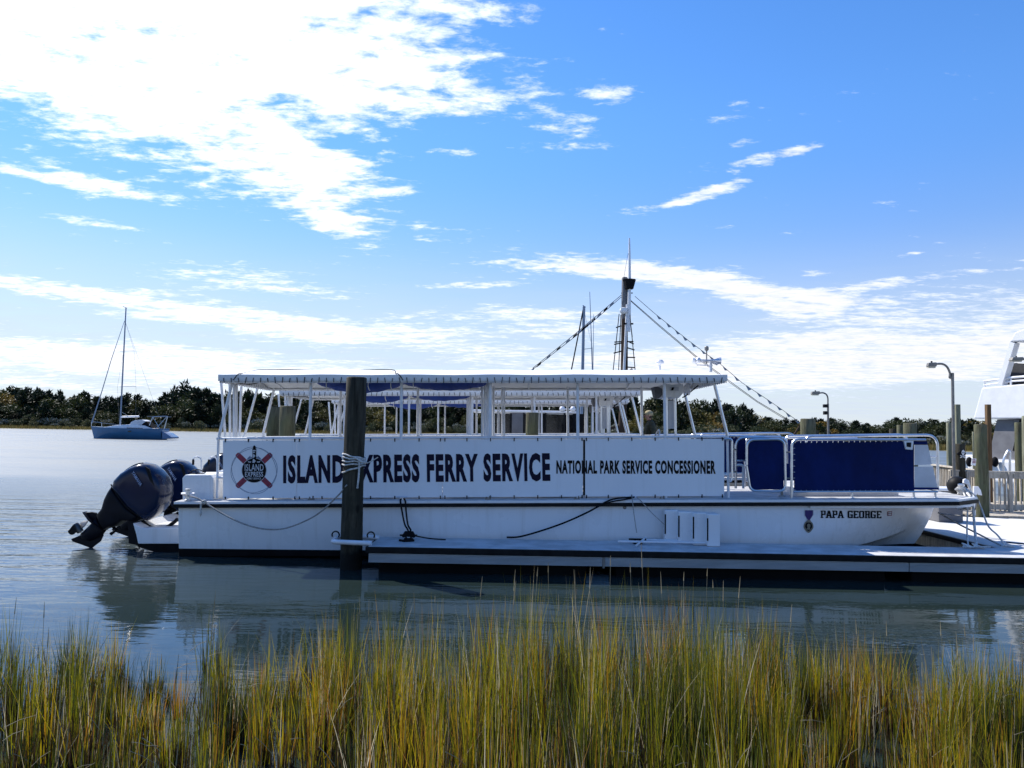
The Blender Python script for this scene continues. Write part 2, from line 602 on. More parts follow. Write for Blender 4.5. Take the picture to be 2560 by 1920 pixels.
M['dockdeck'] = mat('pale_dock_boards', (0.60, 0.60, 0.61), 0.8, c2=(0.42, 0.42, 0.42), scale=3.0, bump=0.2, bscale=60)
M['landing'] = mat('pale_concrete', (0.66, 0.65, 0.63), 0.85, c2=(0.56, 0.55, 0.53), scale=1.2, bump=0.2, bscale=50)
M['siding'] = mat('grey_dock_siding', (0.40, 0.42, 0.43), 0.5, c2=(0.30, 0.32, 0.33), scale=2.5, stretch=(0.5, 1, 3))
M['float'] = mat('black_dock_float', (0.004, 0.004, 0.004), 0.7, var=0.4, spec=0.12)
M['pile_dark'] = wood_mat('dark_wet_pile_wood', (0.095, 0.082, 0.058), (0.010, 0.008, 0.005), 4, (0.030, 0.030, 0.020), True)
M['pile'] = wood_mat('weathered_pile_wood', (0.16, 0.15, 0.095), (0.045, 0.038, 0.022), 7, (0.10, 0.115, 0.06), True)
M['pile_pale'] = wood_mat('pale_treated_wood', (0.28, 0.29, 0.20), (0.15, 0.14, 0.09), 10)
M['plank'] = wood_mat('sun_bleached_plank', (0.62, 0.56, 0.47), (0.38, 0.33, 0.26), 9)
M['brown'] = wood_mat('brown_post_wood', (0.20, 0.12, 0.06), (0.10, 0.06, 0.03), 9)
M['mast_wood'] = wood_mat('dark_mast_wood', (0.09, 0.055, 0.035), (0.04, 0.025, 0.018), 6)
M['white'] = mat('white_paint', (0.78, 0.78, 0.79), 0.4, var=0.06, scale=3)
M['red'] = mat('red_print', (0.33, 0.02, 0.045), 0.5, c2=(0.16, 0.012, 0.04), scale=9)
M['purple'] = mat('purple_print', (0.022, 0.006, 0.11), 0.5)
M['gold'] = mat('bronze_print', (0.20, 0.17, 0.12), 0.5)
M['grey'] = mat('grey_line_print', (0.14, 0.19, 0.28), 0.5)
M['pale_print'] = mat('pale_print', (0.55, 0.57, 0.60), 0.5)
M['steel'] = mat('galvanised_steel', (0.23, 0.215, 0.195), 0.5, metal=0.4, var=0.2, scale=9)
M['lens'] = mat('lamp_lens', (0.55, 0.50, 0.38), 0.3)
M['seablue'] = mat('blue_hull_paint', (0.045, 0.15, 0.30), 0.25, var=0.12, scale=0.8, coat=0.3)
M['tint'] = mat('dark_tinted_glass', (0.012, 0.014, 0.018), 0.12, var=0.2)
M['darkcloth'] = mat('black_cloth', (0.010, 0.010, 0.012), 0.85, var=0.3, spec=0.12)
M['greycloth'] = mat('grey_cloth', (0.17, 0.17, 0.18), 0.8, c2=(0.12, 0.12, 0.13), scale=2)
M['spar'] = mat('grey_blue_spar', (0.20, 0.25, 0.33), 0.4, metal=0.3)
M['jacket'] = mat('olive_jacket', (0.060, 0.055, 0.030), 0.9, var=0.3, scale=8)
M['trousers'] = mat('dark_trousers', (0.02, 0.022, 0.03), 0.9)
M['cap'] = mat('khaki_cap', (0.40, 0.34, 0.20), 0.9)
M['skin'] = mat('skin', (0.45, 0.23, 0.17), 0.5)
M['hair'] = mat('brown_hair', (0.05, 0.03, 0.02), 0.7)
M['mud'] = mat('marsh_mud', (0.055, 0.045, 0.03), 0.6, var=0.4, scale=2, bump=0.6, bscale=8)
M['island'] = mat('marsh_ground', (0.13, 0.11, 0.045), 0.9, var=0.3, scale=0.05)

# ================================================================== WATER
def water_material():
    m = bpy.data.materials.new('harbour_water')
    m.use_nodes = True
    t = NT(m.node_tree)
    b = t.n['Principled BSDF']
    o = t.new('ShaderNodeTexCoord').outputs['Object']
    s = t.new('ShaderNodeSeparateXYZ', {0: o})
    X, Y = s.outputs[0], s.outputs[1]
    # the water lies still behind the boats and docks and is ruffled out in the channel
    open_y = t.smooth(Y, 12.0, 34.0)
    open_x = t.smooth(X, -3.6, -7.5)
    mid = t.smooth(Y, 5.0, 12.0)
    ruff = t.m('MAXIMUM', open_y, t.m('MULTIPLY', open_x, t.m('ADD', 0.55, t.m('MULTIPLY', mid, 0.45))))
    big = t.noise(t.mapping(o, rot=(0, 0, rad(12)), scale=(0.35, 1.35, 1)), 1.0, 3, 0.5, 0.4)
    small = t.noise(t.mapping(o, rot=(0, 0, rad(-8)), scale=(1.3, 4.0, 1)), 1.0, 4, 0.55, 0.3)
    fine = t.noise(t.mapping(o, rot=(0, 0, rad(5)), scale=(6, 15, 1)), 1.0, 2, 0.5)
    h = t.m('ADD', t.m('ADD', t.m('MULTIPLY', big, 0.10), t.m('MULTIPLY', small, 0.040)), t.m('MULTIPLY', fine, 0.0045))
    far = t.smooth(Y, 10.0, 40.0)
    amp = t.m('MULTIPLY', t.m('ADD', 0.10, t.m('MULTIPLY', ruff, 0.40)), t.m('SUBTRACT', 1.0, t.m('MULTIPLY', far, 0.62)))
    bn = t.new('ShaderNodeBump', {'Height': t.m('MULTIPLY', h, amp), 'Strength': 1.0, 'Distance': 1.0})
    patch = t.smooth(t.noise(o, 0.25, 4, 0.6), 0.35, 0.65)
    wind = t.m('ADD', 0.72, t.m('MULTIPLY', t.smooth(t.noise(t.mapping(o, scale=(0.035, 0.16, 1)), 1.0, 5, 0.6), 0.35, 0.65), 0.5))
    chan = t.m('MAXIMUM', t.smooth(Y, 9.0, 34.0), t.m('MULTIPLY', t.m('MULTIPLY', open_x, mid), 0.45))
    t.set(b.inputs['Specular IOR Level'], t.m('ADD', 0.5, t.m('MULTIPLY', chan, 0.5)))
    shallow = t.mix(chan, t.mix(patch, (0.012, 0.022, 0.021, 1), (0.018, 0.030, 0.027, 1)), (0.115, 0.138, 0.15, 1))      # silty channel past the boats, base paled further to stand in for sun glitter
    t.set(b.inputs['Base Color'], shallow)
    t.set(b.inputs['Roughness'], t.m('ADD', 0.03, t.m('MULTIPLY', t.m('MULTIPLY', t.smooth(Y, 10.0, 42.0), 0.45), wind)))
    b.inputs['IOR'].default_value = 1.333
    t.set(b.inputs['Normal'], bn.outputs[0])
    return m


mb = MB()
mb.add([(-5000, -40, 0), (5000, -40, 0), (5000, 8000, 0), (-5000, 8000, 0)], [(0, 1, 2, 3)])
o = bpy.data.objects.new('water', mesh_of(mb, 'water', water_material(), smooth=0))
col.objects.link(o)
tag(o, kind='structure')

# bank the photographer stands on
rows = []
for j in range(13):
    y = -14 + j * 1.4
    rows.append([Vector((x, y, (0.55 if y < 0.5 else 0.55 - (y - 0.5) * 0.33) + 0.06 * mnoise.noise(Vector((x * 0.7, y * 0.7, 0))))) for x in np.linspace(-16, 16, 34)])
tag(solo(MB().grid(rows), 'ground', M['mud'], smooth=60), kind='structure')

# ================================================================== FAR SHORE
SH = [(-1100, 190), (-300, 205), (0, 216), (900, 226), (1300, 205), (1800, 160), (2332, 124), (2600, 108), (3300, 92), (4200, 85)]


def shore_D(px):
    for (a, da), (b, db) in zip(SH, SH[1:]):
        if a <= px <= b:
            return da + (db - da) * (px - a) / (b - a)
    return SH[-1][1]


def top_px(px):
    T = [(-1200, 985), (0, 975), (60, 966), (110, 975), (170, 987), (230, 985), (330, 990), (375, 1000), (420, 980), (462, 958), (500, 975),
         (560, 985), (640, 978), (700, 985), (900, 995), (1200, 1000), (1500, 1000), (1590, 996), (1650, 992), (1700, 1000), (1760, 1002), (1850, 1006),
         (1890, 1030), (1930, 1050), (1990, 1052), (2050, 1044), (2120, 1052), (2180, 1062), (2230, 1050), (2300, 1048), (2400, 1050), (2600, 1050), (4300, 1050)]
    for (a, da), (b, db) in zip(T, T[1:]):
        if a <= px <= b:
            return da + (db - da) * (px - a) / (b - a)
    return T[-1][1]


def shore_pt(px, off=0.0, z=0.0):
    D = shore_D(px)
    return Vector(((px - 1280) / FPX * (D + off), D + off, z))


def top_z(px, D):
    return CAMZ + (1074 + (px - 1280) * 0.01746 - top_px(px)) / FPX * D


rows = [[], [], [], [], [], []]
for px in range(-1100, 4201, 50):
    for r, (off, z) in zip(rows, ((-1.5, -0.3), (0.6 * math.sin(px * 0.02), 0.12), (9, 0.35), (30, 0.7), (90, 1.0), (900, 1.5))):
        r.append(shore_pt(px, off, z))
tag(solo(MB().grid(rows), 'island_ground', M['island'], smooth=60), kind='structure')


def leaf_mat(name, stops, rough=0.6):
    m = bpy.data.materials.new(name)
    m.use_nodes = True
    t = NT(m.node_tree)
    b = t.n['Principled BSDF']
    oi = t.new('ShaderNodeObjectInfo').outputs['Random']
    o = t.new('ShaderNodeTexCoord').outputs['Object']
    n = t.noise(o, 0.9, 3, 0.6)
    f = t.m('ADD', t.m('MULTIPLY', oi, 0.6), t.m('MULTIPLY', n, 0.4))
    c = t.ramp(f, stops)
    t.set(b.inputs['Base Color'], c)
    b.inputs['Roughness'].default_value = rough
    b.inputs['Specular IOR Level'].default_value = 0.25
    tr = t.new('ShaderNodeBsdfTranslucent', {'Color': c})
    mx = t.new('ShaderNodeMixShader', {0: 0.20, 1: b.outputs[0], 2: tr.outputs[0]})
    t.set(t.n['Material Output'].inputs[0], mx.outputs[0])
    return m


M['cedar'] = leaf_mat('cedar_foliage', [(0.15, (0.007, 0.014, 0.006)), (0.5, (0.012, 0.021, 0.009)), (0.85, (0.023, 0.032, 0.011))])
M['oak'] = leaf_mat('oak_foliage', [(0.15, (0.020, 0.033, 0.009)), (0.5, (0.036, 0.046, 0.012)), (0.85, (0.07, 0.066, 0.016))])
M['autumn'] = leaf_mat('yellowing_foliage', [(0.15, (0.11, 0.10, 0.02)), (0.5, (0.17, 0.13, 0.025)), (0.85, (0.22, 0.12, 0.025))])
M['shrub'] = leaf_mat('grey_green_shrub', [(0.15, (0.055, 0.07, 0.03)), (0.5, (0.08, 0.09, 0.045)), (0.85, (0.10, 0.10, 0.04))])
M['plume'] = mat('pale_shrub_plumes', (0.42, 0.40, 0.33), 0.9, var=0.2)
M['bark'] = mat('tree_bark', (0.07, 0.055, 0.04), 0.9, var=0.3)


def crown_mesh(seed, blobs, nleaf, size, m, spiky=0.0, top_only=False, name='crown'):
    rng = np.random.default_rng(seed)
    vs, fs = [], []
    wts = np.array([b[3] * b[4] for b in blobs], float)
    pick = rng.choice(len(blobs), nleaf, p=wts / wts.sum())
    for i in pick:
        cx, cy, cz, rx, rz = blobs[i]
        d = rng.normal(size=3)
        d /= np.linalg.norm(d)
        if top_only:
            d[2] = abs(d[2]) * 0.8 + 0.25
            d /= np.linalg.norm(d)
        rr = 0.45 + 0.62 * rng.random() ** 0.45
        p = np.array([cx + d[0] * rx * rr, cy + d[1] * rx * rr, cz + d[2] * rz * rr])
        s = size * (0.55 + 0.9 * rng.random())
        a = rng.normal(size=3)
        a[2] += spiky * 2.2
        a = a + d * 0.7 * (1 + spiky)
        a /= np.linalg.norm(a)
        b = np.cross(a, rng.normal(size=3))
        b /= np.linalg.norm(b) + 1e-9
        w = s * (0.42 if spiky else 0.6)
        k = len(vs)
        vs += [p - a * s * 0.5, p + b * w * 0.5, p + a * s * (0.6 + 0.5 * spiky), p - b * w * 0.5 + a * s * 0.1]
        fs.append((k, k + 1, k + 2, k + 3))
    me = bpy.data.meshes.new(name)
    me.from_pydata([tuple(v) for v in vs], [], fs)
    me.materials.append(m)
    return me


def blobset(rng, kind):
    """unit-height trees (height 1, base at 0)"""
    b = []
    if kind == 'cedar':
        n = rng.randint(9, 13)
        for i in range(n):
            t = i / (n - 1)
            z = 0.16 + 0.70 * t
            w = 0.36 * (1 - t * 0.75) * rng.uniform(0.7, 1.15)
            a = rng.uniform(0, 6.28)
            b.append((math.cos(a) * w * 0.75, math.sin(a) * w * 0.75, z, w * 0.78, 0.15))
        b.append((rng.uniform(-.05, .05), 0, 0.88, 0.07, 0.13))
    elif kind == 'oak':
        for i in range(rng.randint(9, 13)):
            a, q = rng.uniform(0, 6.28), rng.uniform(0.1, 0.46)
            z = rng.uniform(0.28, 0.84) - q * 0.25
            b.append((math.cos(a) * q, math.sin(a) * q, z, rng.uniform(0.15, 0.25), rng.uniform(0.11, 0.18)))
        b.append((0, 0, 0.78, 0.2, 0.18))
    else:
        for i in range(rng.randint(6, 9)):
            a, q = rng.uniform(0, 6.28), rng.uniform(0.1, 0.65)
            b.append((math.cos(a) * q, math.sin(a) * q, rng.uniform(0.25, 0.75) - q * 0.2, rng.uniform(0.24, 0.4), rng.uniform(0.2, 0.3)))
        b.append((0, 0, 0.3, 0.5, 0.3))
    return b


def trunk_mesh(seed, h):
    rng = random.Random(seed)
    mb = MB()
    top = Vector((rng.uniform(-.05, .05), rng.uniform(-.05, .05), h))
    mb.tube(spline([(0, 0, -0.05), (rng.uniform(-.02, .02), rng.uniform(-.02, .02), h * .5), top], 3), 0.028, 6, 0.012)
    for i in range(5):
        a = rng.uniform(0, 6.28)
        z = h * rng.uniform(0.35, 0.95)
        mb.tube([(0, 0, z), (math.cos(a) * .14, math.sin(a) * .14, z + .12), (math.cos(a) * .26, math.sin(a) * .26, z + .2)], 0.012, 4, 0.004)
    return mesh_of(mb, 'trunk', M['bark'])


PROTO = {'cedar': [], 'oak': [], 'autumn': [], 'shrub': [], 'plume': []}
_r = random.Random(5)
for i in range(6):
    PROTO['cedar'].append((crown_mesh(10 + i, blobset(_r, 'cedar'), 1500, 0.085, M['cedar'], 0.55), trunk_mesh(i, 0.8)))
for i in range(4):
    PROTO['oak'].append((crown_mesh(30 + i, blobset(_r, 'oak'), 1500, 0.075, M['oak'], 0.15), trunk_mesh(9 + i, 0.6)))
for i in range(2):
    PROTO['autumn'].append((crown_mesh(50 + i, blobset(_r, 'oak'), 1300, 0.07, M['autumn'], 0.1), trunk_mesh(19 + i, 0.6)))
for i in range(3):
    PROTO['shrub'].append((crown_mesh(60 + i, blobset(_r, 'shrub'), 900, 0.13, M['shrub'], 0.1), None))
for i in range(3):
    bl = blobset(_r, 'shrub')
    PROTO['plume'].append((crown_mesh(70 + i, bl, 900, 0.13, M['shrub'], 0.1), crown_mesh(80 + i, bl, 420, 0.10, M['plume'], 0.5, True, 'blossoms')))

TL = {'cedar': ('cedar_tree', 'dark spiky evergreen', 'tree'), 'oak': ('oak_tree', 'olive green bushy tree', 'tree'), 'autumn': ('autumn_tree', 'yellow brown autumn tree', 'tree'),
      'shrub': ('shrub', 'low grey green shrub', 'shrub'), 'plume': ('flowering_shrub', 'shrub with pale fluffy plumes', 'shrub')}
ZONES = [(215, 'on the far shore left of the anchored sailboat'), (440, 'on the far shore behind the anchored sailboat'), (555, 'on the far shore between sailboat and ferry stern'),
         (850, 'seen through the stern posts of the near ferry'), (1240, 'seen under the canopy right of the near pile'), (1600, 'seen between the forward canopy posts'),
         (1830, 'behind the helm end of the near ferry canopy'), (2060, 'on the far shore between canopy and farther lamp post'), (2370, 'on the far shore between the two lamp posts'), (9999, 'on the far shore right of the tall lamp post')]
_r = random.Random(21)


def plant(kind, px, off, h, wide=1.0):
    name, lab, cat = TL[kind]
    zone = next(z for lim, z in ZONES if px < lim)
    lab, grp = lab + ' ' + zone, lab + ' ' + zone
    p = shore_pt(px, off, 0.4 + off * 0.008)
    e = thing(name, lab, cat, p, grp)
    e.rotation_euler[2] = _r.uniform(0, 6.28)
    e.scale = (h * wide, h * wide, h)
    a, b = _r.choice(PROTO[kind])
    for me, nm in ((a, 'crown'), (b, 'blossoms' if kind == 'plume' else 'trunk')):
        if me:
            c = bpy.data.objects.new(nm, me)
            col.objects.link(c)
            c.parent = e


for off, step, lo, hi in ((40, 26, 0.90, 1.06), (25, 27, 0.78, 1.0), (14, 36, 0.45, 0.74)):
    px = -240.0
    while px < 2800:
        inframe = -60 < px < 2620
        q = px + _r.uniform(-8, 8)
        D = shore_D(q) + off
        h = max(2.2, (top_z(q, D) - 0.6) * _r.uniform(lo, hi))
        u = _r.random()
        kind = 'cedar' if u < (0.66 if off > 20 else 0.42) else ('oak' if u < 0.95 else 'autumn')
        if 1755 < q < 1810 and off == 25:
            kind = 'autumn'
            h *= 0.8
        plant(kind, q, off + _r.uniform(-3, 3), h, _r.uniform(0.95, 1.45) if h > 6 else _r.uniform(1.2, 1.8))
        px += step * (1.0 if inframe else 2.2) * _r.uniform(0.8, 1.2) * (1.0 if q < 1900 else 0.85)
for off, step in ((10, 26), (6, 44)):
    px = -120.0
    while px < 2680:
        u = _r.random()
        hs = 1.0 if px < 1900 else 0.62
        plant('plume' if u < 0.42 else 'shrub', px, off + _r.uniform(-1.5, 2), hs * _r.uniform(2.4, 4.6) * (1 if off > 8 else 0.75), _r.uniform(0.7, 1.0))
        px += step * _r.uniform(0.7, 1.4)


def blades(name, pos, hgt, wid, lean, tint, m, segs=3, curve=0.25, seed=1, th=None):
    """many upright grass blades as one mesh; tint is a random number per blade, kept as an attribute"""
    rng = np.random.default_rng(seed)
    n = len(pos)
    th = rng.uniform(0, 2 * np.pi, n) if th is None else th
    fw = rng.uniform(0, 2 * np.pi, n)
    side = np.stack([np.cos(fw), np.sin(fw), np.zeros(n)], 1)
    ld = np.stack([np.cos(th), np.sin(th), np.zeros(n)], 1)
    V = []
    for k in range(segs + 1):
        t = k / segs
        c = pos + np.array([0, 0, 1.0]) * (hgt * t)[:, None] + ld * (hgt * lean * (t * (1 - curve) + curve * t * t * 1.6))[:, None]
        w = wid * (1 - t) ** 0.6 * 0.5
        if k < segs:
            V += [c - side * w[:, None], c + side * w[:, None]]
        else:
            V += [c]
    nv = 2 * segs + 1
    V = np.stack(V, 1).reshape(-1, 3)
    base = (np.arange(n) * nv)[:, None]
    quads = np.concatenate([base + np.array([2 * k, 2 * k + 1, 2 * k + 3, 2 * k + 2]) for k in range(segs - 1)], 0) if segs > 1 else np.zeros((0, 4), int)
    tris = base + np.array([2 * segs - 2, 2 * segs - 1, 2 * segs])
    me = bpy.data.meshes.new(name)
    nq, nt = len(quads), len(tris)
    me.vertices.add(len(V))
    me.vertices.foreach_set('co', V.astype(np.float32).ravel())
    me.loops.add(nq * 4 + nt * 3)
    me.loops.foreach_set('vertex_index', np.concatenate([quads.ravel(), tris.ravel()]).astype(np.int32))
    me.polygons.add(nq + nt)
    starts = np.concatenate([np.arange(nq) * 4, nq * 4 + np.arange(nt) * 3]).astype(np.int32)
    me.polygons.foreach_set('loop_start', starts)
    me.update(calc_edges=True)
    at_ = me.attributes.new('tint', 'FLOAT', 'POINT')
    at_.data.foreach_set('value', np.repeat(tint, nv).astype(np.float32))
    me.materials.append(m)
    me.validate()
    return me


def grass_mat(name, stops, trans=0.45):
    m = bpy.data.materials.new(name)
    m.use_nodes = True
    t = NT(m.node_tree)
    b = t.n['Principled BSDF']
    a = t.new('ShaderNodeAttribute', attribute_name='tint').outputs['Fac']
    c = t.ramp(a, stops)
    t.set(b.inputs['Base Color'], c)
    b.inputs['Roughness'].default_value = 0.45
    b.inputs['Specular IOR Level'].default_value = 0.35
    tr = t.new('ShaderNodeBsdfTranslucent', {'Color': c})
    mx = t.new('ShaderNodeMixShader', {0: trans, 1: b.outputs[0], 2: tr.outputs[0]})
    t.set(t.n['Material Output'].inputs[0], mx.outputs[0])
    return m


M['fringe'] = grass_mat('shore_marsh_grass', [(0.0, (0.10, 0.10, 0.025)), (0.5, (0.17, 0.14, 0.04)), (1.0, (0.24, 0.17, 0.06))], 0.3)
rng = np.random.default_rng(3)
n = 26000
pxs = rng.uniform(-500, 3000, n)
offs = rng.uniform(-0.6, 8, n)
pos = np.array([shore_pt(a, b, 0.1) for a, b in zip(pxs, offs)])
me = blades('marsh_fringe', pos, rng.uniform(0.5, 1.15, n), rng.uniform(0.10, 0.22, n), rng.uniform(0, 0.25, n), rng.random(n), M['fringe'], 2, seed=5)
o = bpy.data.objects.new('marsh_fringe_grass', me)
col.objects.link(o)
tag(o, 'tan band of marsh grass along the edge of the far shore', 'grass', kind='stuff')

# ================================================================== FERRY
def make_ferry():
    root = thing('ferry', 'white canopied passenger ferry with long lettered side boards lying along the near dock', 'ferry', (0, FERRY_Y, 0), 'white passenger ferries moored side by side')
    ORG[root.name] = Vector()
    root.rotation_euler = (0, -TRIM, 0)
    BW = 3.0
    xs0 = L('P', 444, 1300, 0).x

    def tb(name, m, pts, r, parent=root, seg=8):
        return part(MB().tube(pts, r, seg), name, m, parent)

    def mir(p):
        return Vector((p.x, BW - p.y, p.z))

    # ---- hull, lofted: rows sheer, side, chine, bottom, keel; cut at the paint line
    N = 40
    ends = {'s': (7.93, 0.93), 'm': (7.90, 0.78), 'c': (7.82, 0.62), 'b': (7.62, 0.25), 'k': (7.30, -0.15)}

    def station(t, side):
        def fr(x, p):
            return max(0.0, (x - 4.2) / 3.75) ** p
        row = []
        for key in 'smcbk':
            xe, ze = ends[key]
            x = xs0 + (xe - xs0) * t
            f = fr(x * 7.95 / xe, 2.3)
            zs = 0.925 + 0.003 * x
            zc = 0.10 + (ze if key == 'c' else 0.62) * 0.84 * max(0.0, (x - 4.4) / 3.5) ** 1.8
            if key == 's':
                y, z = 0.03 + 1.47 * f ** 1.25, zs
            elif key == 'm':
                y, z = 0.035 + 1.465 * f ** 1.1, zs * 0.5 + zc * 0.5 + 0.03
            elif key == 'c':
                y, z = 0.10 + 1.40 * min(1, f ** 0.9), zc
            elif key == 'b':
                y, z = 0.75 + 0.75 * min(1, f ** 0.8), (zc - 0.22) * (1 - f) + ze * f if x > 4.2 else zc - 0.22
            else:
                y, z = 1.5, -0.30 * (1 - f) + ze * f if x > 4.2 else -0.30
            if side:
                y = BW - y
            row.append(Vector((x, y, z)))
        return row

    ts = [(i / N) for i in range(N + 1)]
    ts = [t if t < 0.7 else 0.7 + 0.3 * (1 - max(0.0, 1 - (t - 0.7) / 0.3) ** 1.3) for t in ts]
    bm = bmesh.new()
    mb = MB()
    mb.grid([station(t, 0) for t in ts])
    mb.grid([station(t, 1) for t in ts])
    a, b = station(0, 0), station(0, 1)
    mb.add(a + b[::-1][1:], [tuple(range(9))])
    me = mesh_of(mb, 'hull', M['gel'], smooth=28)
    for nm, m, flip in (('hull', M['gel'], False), ('bottom_paint', M['antifoul'], True)):
        bm = bmesh.new()
        bm.from_mesh(me)
        bmesh.ops.bisect_plane(bm, geom=bm.verts[:] + bm.edges[:] + bm.faces[:], plane_co=(xs0, 0, 0.226), plane_no=(0.010, 0, 1),
                               clear_inner=not flip, clear_outer=flip)
        m2 = bpy.data.meshes.new(nm)
        bm.to_mesh(m2)
        bm.free()
        m2.set_sharp_from_angle(angle=rad(28))
        m2.materials.clear()
        m2.materials.append(m)
        o = bpy.data.objects.new(nm, m2)
        col.objects.link(o)
        o.parent = root
        if not flip:
            hull = o
    # ---- deck slab with its lip, black rub strake, white band under the flange at the bow
    def outline(inset, zadd):
        pts = []
        for i in range(25):
            x = xs0 - 0.06 + (8.02 - xs0 + 0.06) * i / 24
            w = max(0.0, (x - 7.35) / 0.67)
            pts.append(Vector((x - (inset if i == 24 else 0), -0.03 + inset + 0.42 * w ** 2.4, 0.0)))
        far = [mir(p) for p in pts][::-1]
        return [Vector((p.x, p.y, 0.003 * p.x + zadd)) for p in pts + far]

    def slab(name, m, inset, z0, z1, bev=0.0):
        p0, p1 = outline(inset, z0), outline(inset, z1)
        mb = MB()
        n = len(p0)
        mb.add(p0 + p1, [(i, (i + 1) % n, (i + 1) % n + n, i + n) for i in range(n)])
        half = n // 2
        for i in range(half - 1):
            mb.f.append((i + n, i + 1 + n, n - 2 - i + n, n - 1 - i + n))
            mb.f.append((i, n - 1 - i, n - 2 - i, i + 1))
        return part(mb, name, m, root, smooth=30)
    slab('rub_strake', M['black'], -0.012, 0.925, 0.982)
    slab('deck_edge', M['gel'], 0.004, 0.985, 1.022)
    slab('deck', M['deck'], 0.09, 1.022, 1.030)
    fl0 = [Vector((x, 0.006 + 0.40 * max(0, (x - 7.35) / 0.62) ** 2.4, 0.003 * x)) for x in np.linspace(5.0, 7.96, 14)]
    FZ = L('R5', 1300, 770, .03).z - 0.003 * 5.9
    mb = MB()
    for s in (0, 1):
        P0 = [mir(p) if s else p for p in fl0]
        mb.grid([[p + Vector((0, 0, FZ)) for p in P0], [p + Vector((0, 0, 0.924)) for p in P0]])
        mb.grid([[p + Vector((0, 0, FZ)) for p in P0], [Vector((p.x, 1.5 + (p.y - 1.5) * 0.55, p.z + FZ + 0.03)) for p in P0]])
    e = fl0[-1]
    mb.add([e + Vector((0, 0, FZ)), e + Vector((0, 0, .924)), mir(e) + Vector((0, 0, .924)), mir(e) + Vector((0, 0, FZ))], [(0, 1, 2, 3)])
    part(mb, 'bow_flange', M['gel'], root, smooth=30)

    # ---- stern bracket pod under the engines
    y0, y1 = 0.45, BW - 0.45
    pod = [L('R1', x, y, 0.45) for x, y in ((1005, 1150), (1050, 1300), (1078, 1436), (1640, 1436), (1640, 1215), (1130, 1222))]
    part(MB().prism(pod, (0, y1 - y0, 0)), 'engine_bracket_pod', M['gel'], root, smooth=0, bevel=0.015)
    podb = [L('R1', x, y, 0.47) for x, y in ((1080, 1442), (1110, 1490), (1340, 1560), (1640, 1640), (1640, 1442))]
    part(MB().prism(podb, (0, y1 - y0 - 0.04, 0)), 'pod_bottom_paint', M['antifoul'], root, smooth=0)

    # ---- outboard engines, tilted up
    fwd, up = Vector((0.593, 0, -0.805)), Vector((0.805, 0, 0.593))

    def engine(yc):
        k = part(MB().shell([L('R1', x, y, 0.82) for x, y in ((760, 610), (700, 700), (650, 800), (610, 940), (540, 1030), (565, 1120), (640, 1240), (720, 1205), (800, 1195), (930, 1108), (1080, 1120), (1170, 1060), (1010, 930), (900, 800), (830, 700))], 0.19, ((1.0, .62), (.96, .78), (.85, .89), (.6, .96), (0.0, 1.0)), L('R1', 850, 1000, 0.82)),
                 'outboard_motor', M['engine'], root, smooth=50)
        cow = [(800, 545), (900, 440), (1040, 355), (1120, 325), (1190, 308), (1290, 335), (1400, 420), (1480, 520), (1520, 640), (1522, 760), (1490, 880), (1420, 980), (1330, 1060), (1240, 1108), (1150, 1040), (1010, 935), (920, 820), (840, 715), (778, 640)]
        cw = part(MB().shell([L('R1', x, y, 0.82) for x, y in cow], 0.285, ((1.0, .60), (.985, .74), (.93, .84), (.82, .91), (.62, .96), (.35, .99), (0.0, 1.0))), 'cowling', M['cowl'], k, smooth=34)
        # air intake slot and ridge along the cowling
        c_ = L('R1', 1180, 700, 0.82)
        for y in (-0.287,):
            mb = MB()
            pts = [L('R1', x, yy, 0.82 + y) for x, yy in ((1172, 365), (1230, 400), (1305, 640), (1240, 560))]
            mb.prism(pts, (0, 0.03, 0))
            part(mb, 'air_intake', M['black'], k, smooth=0)
        sm = [L('R1', x, y, 0.82) for x, y in ((786, 612), (850, 700), (930, 805), (1020, 915), (1110, 995), (1215, 1075))]
        for s_ in (-1, 1):
            part(MB().tube(spline([Vector((p.x, 0.82 + s_ * (0.20 + 0.06 * math.sin(math.pi * i / 5)), p.z + .012)) for i, p in enumerate(sm)], 4), 0.010, 6), 'cowl_seam', M['black'], k)
        mb = MB()
        mb.tube(spline([L('R1', x, yy, 0.70) for x, yy in ((795, 540), (900, 428), (1040, 343), (1150, 318))], 5), 0.012, 6)
        part(mb, 'cowl_ridge', M['engine'], k)
        g = [L('R1', x, y, 0.82) for x, y in ((640, 1250), (520, 1060), (430, 1160), (350, 1240), (285, 1300), (310, 1375), (430, 1400), (570, 1340))]
        part(MB().puff(g, 0.10, 9, 2.2), 'gearcase', M['engine'], k, smooth=60)
        sk = [L('R1', x, y, 0.805) for x, y in ((320, 1300), (265, 1322), (150, 1370), (172, 1405), (300, 1450), (430, 1500), (560, 1400), (600, 1310), (470, 1290))]
        part(MB().prism(sk, (0, 0.03, 0)), 'skeg', M['engine'], k, smooth=0, bevel=0.008)
        a, b = L('R1', 330, 1000, 0.82), L('R1', 610, 1255, 0.82)
        pl = [a + Vector((0, -.05, 0)), a + Vector((0, .05, 0)), a.lerp(b, .4) + Vector((0, .13, 0)), b + Vector((0, .10, 0)), b + Vector((0, -.10, 0)), a.lerp(b, .4) + Vector((0, -.13, 0))]
        part(MB().prism(pl, up * 0.022), 'cavitation_plate', M['engine'], k, smooth=0)
        f2 = [L('R1', x, y, 0.80) for x, y in ((345, 1005), (435, 995), (500, 1010), (600, 1240), (480, 1235), (420, 1120))]
        part(MB().prism(f2, (0, 0.04, 0)), 'plate_fin', M['engine'], k, smooth=0, bevel=0.008)
        # propeller: hub and three twisted blades
        hc = L('R1', 285, 1270, 0.82)
        ax = -fwd
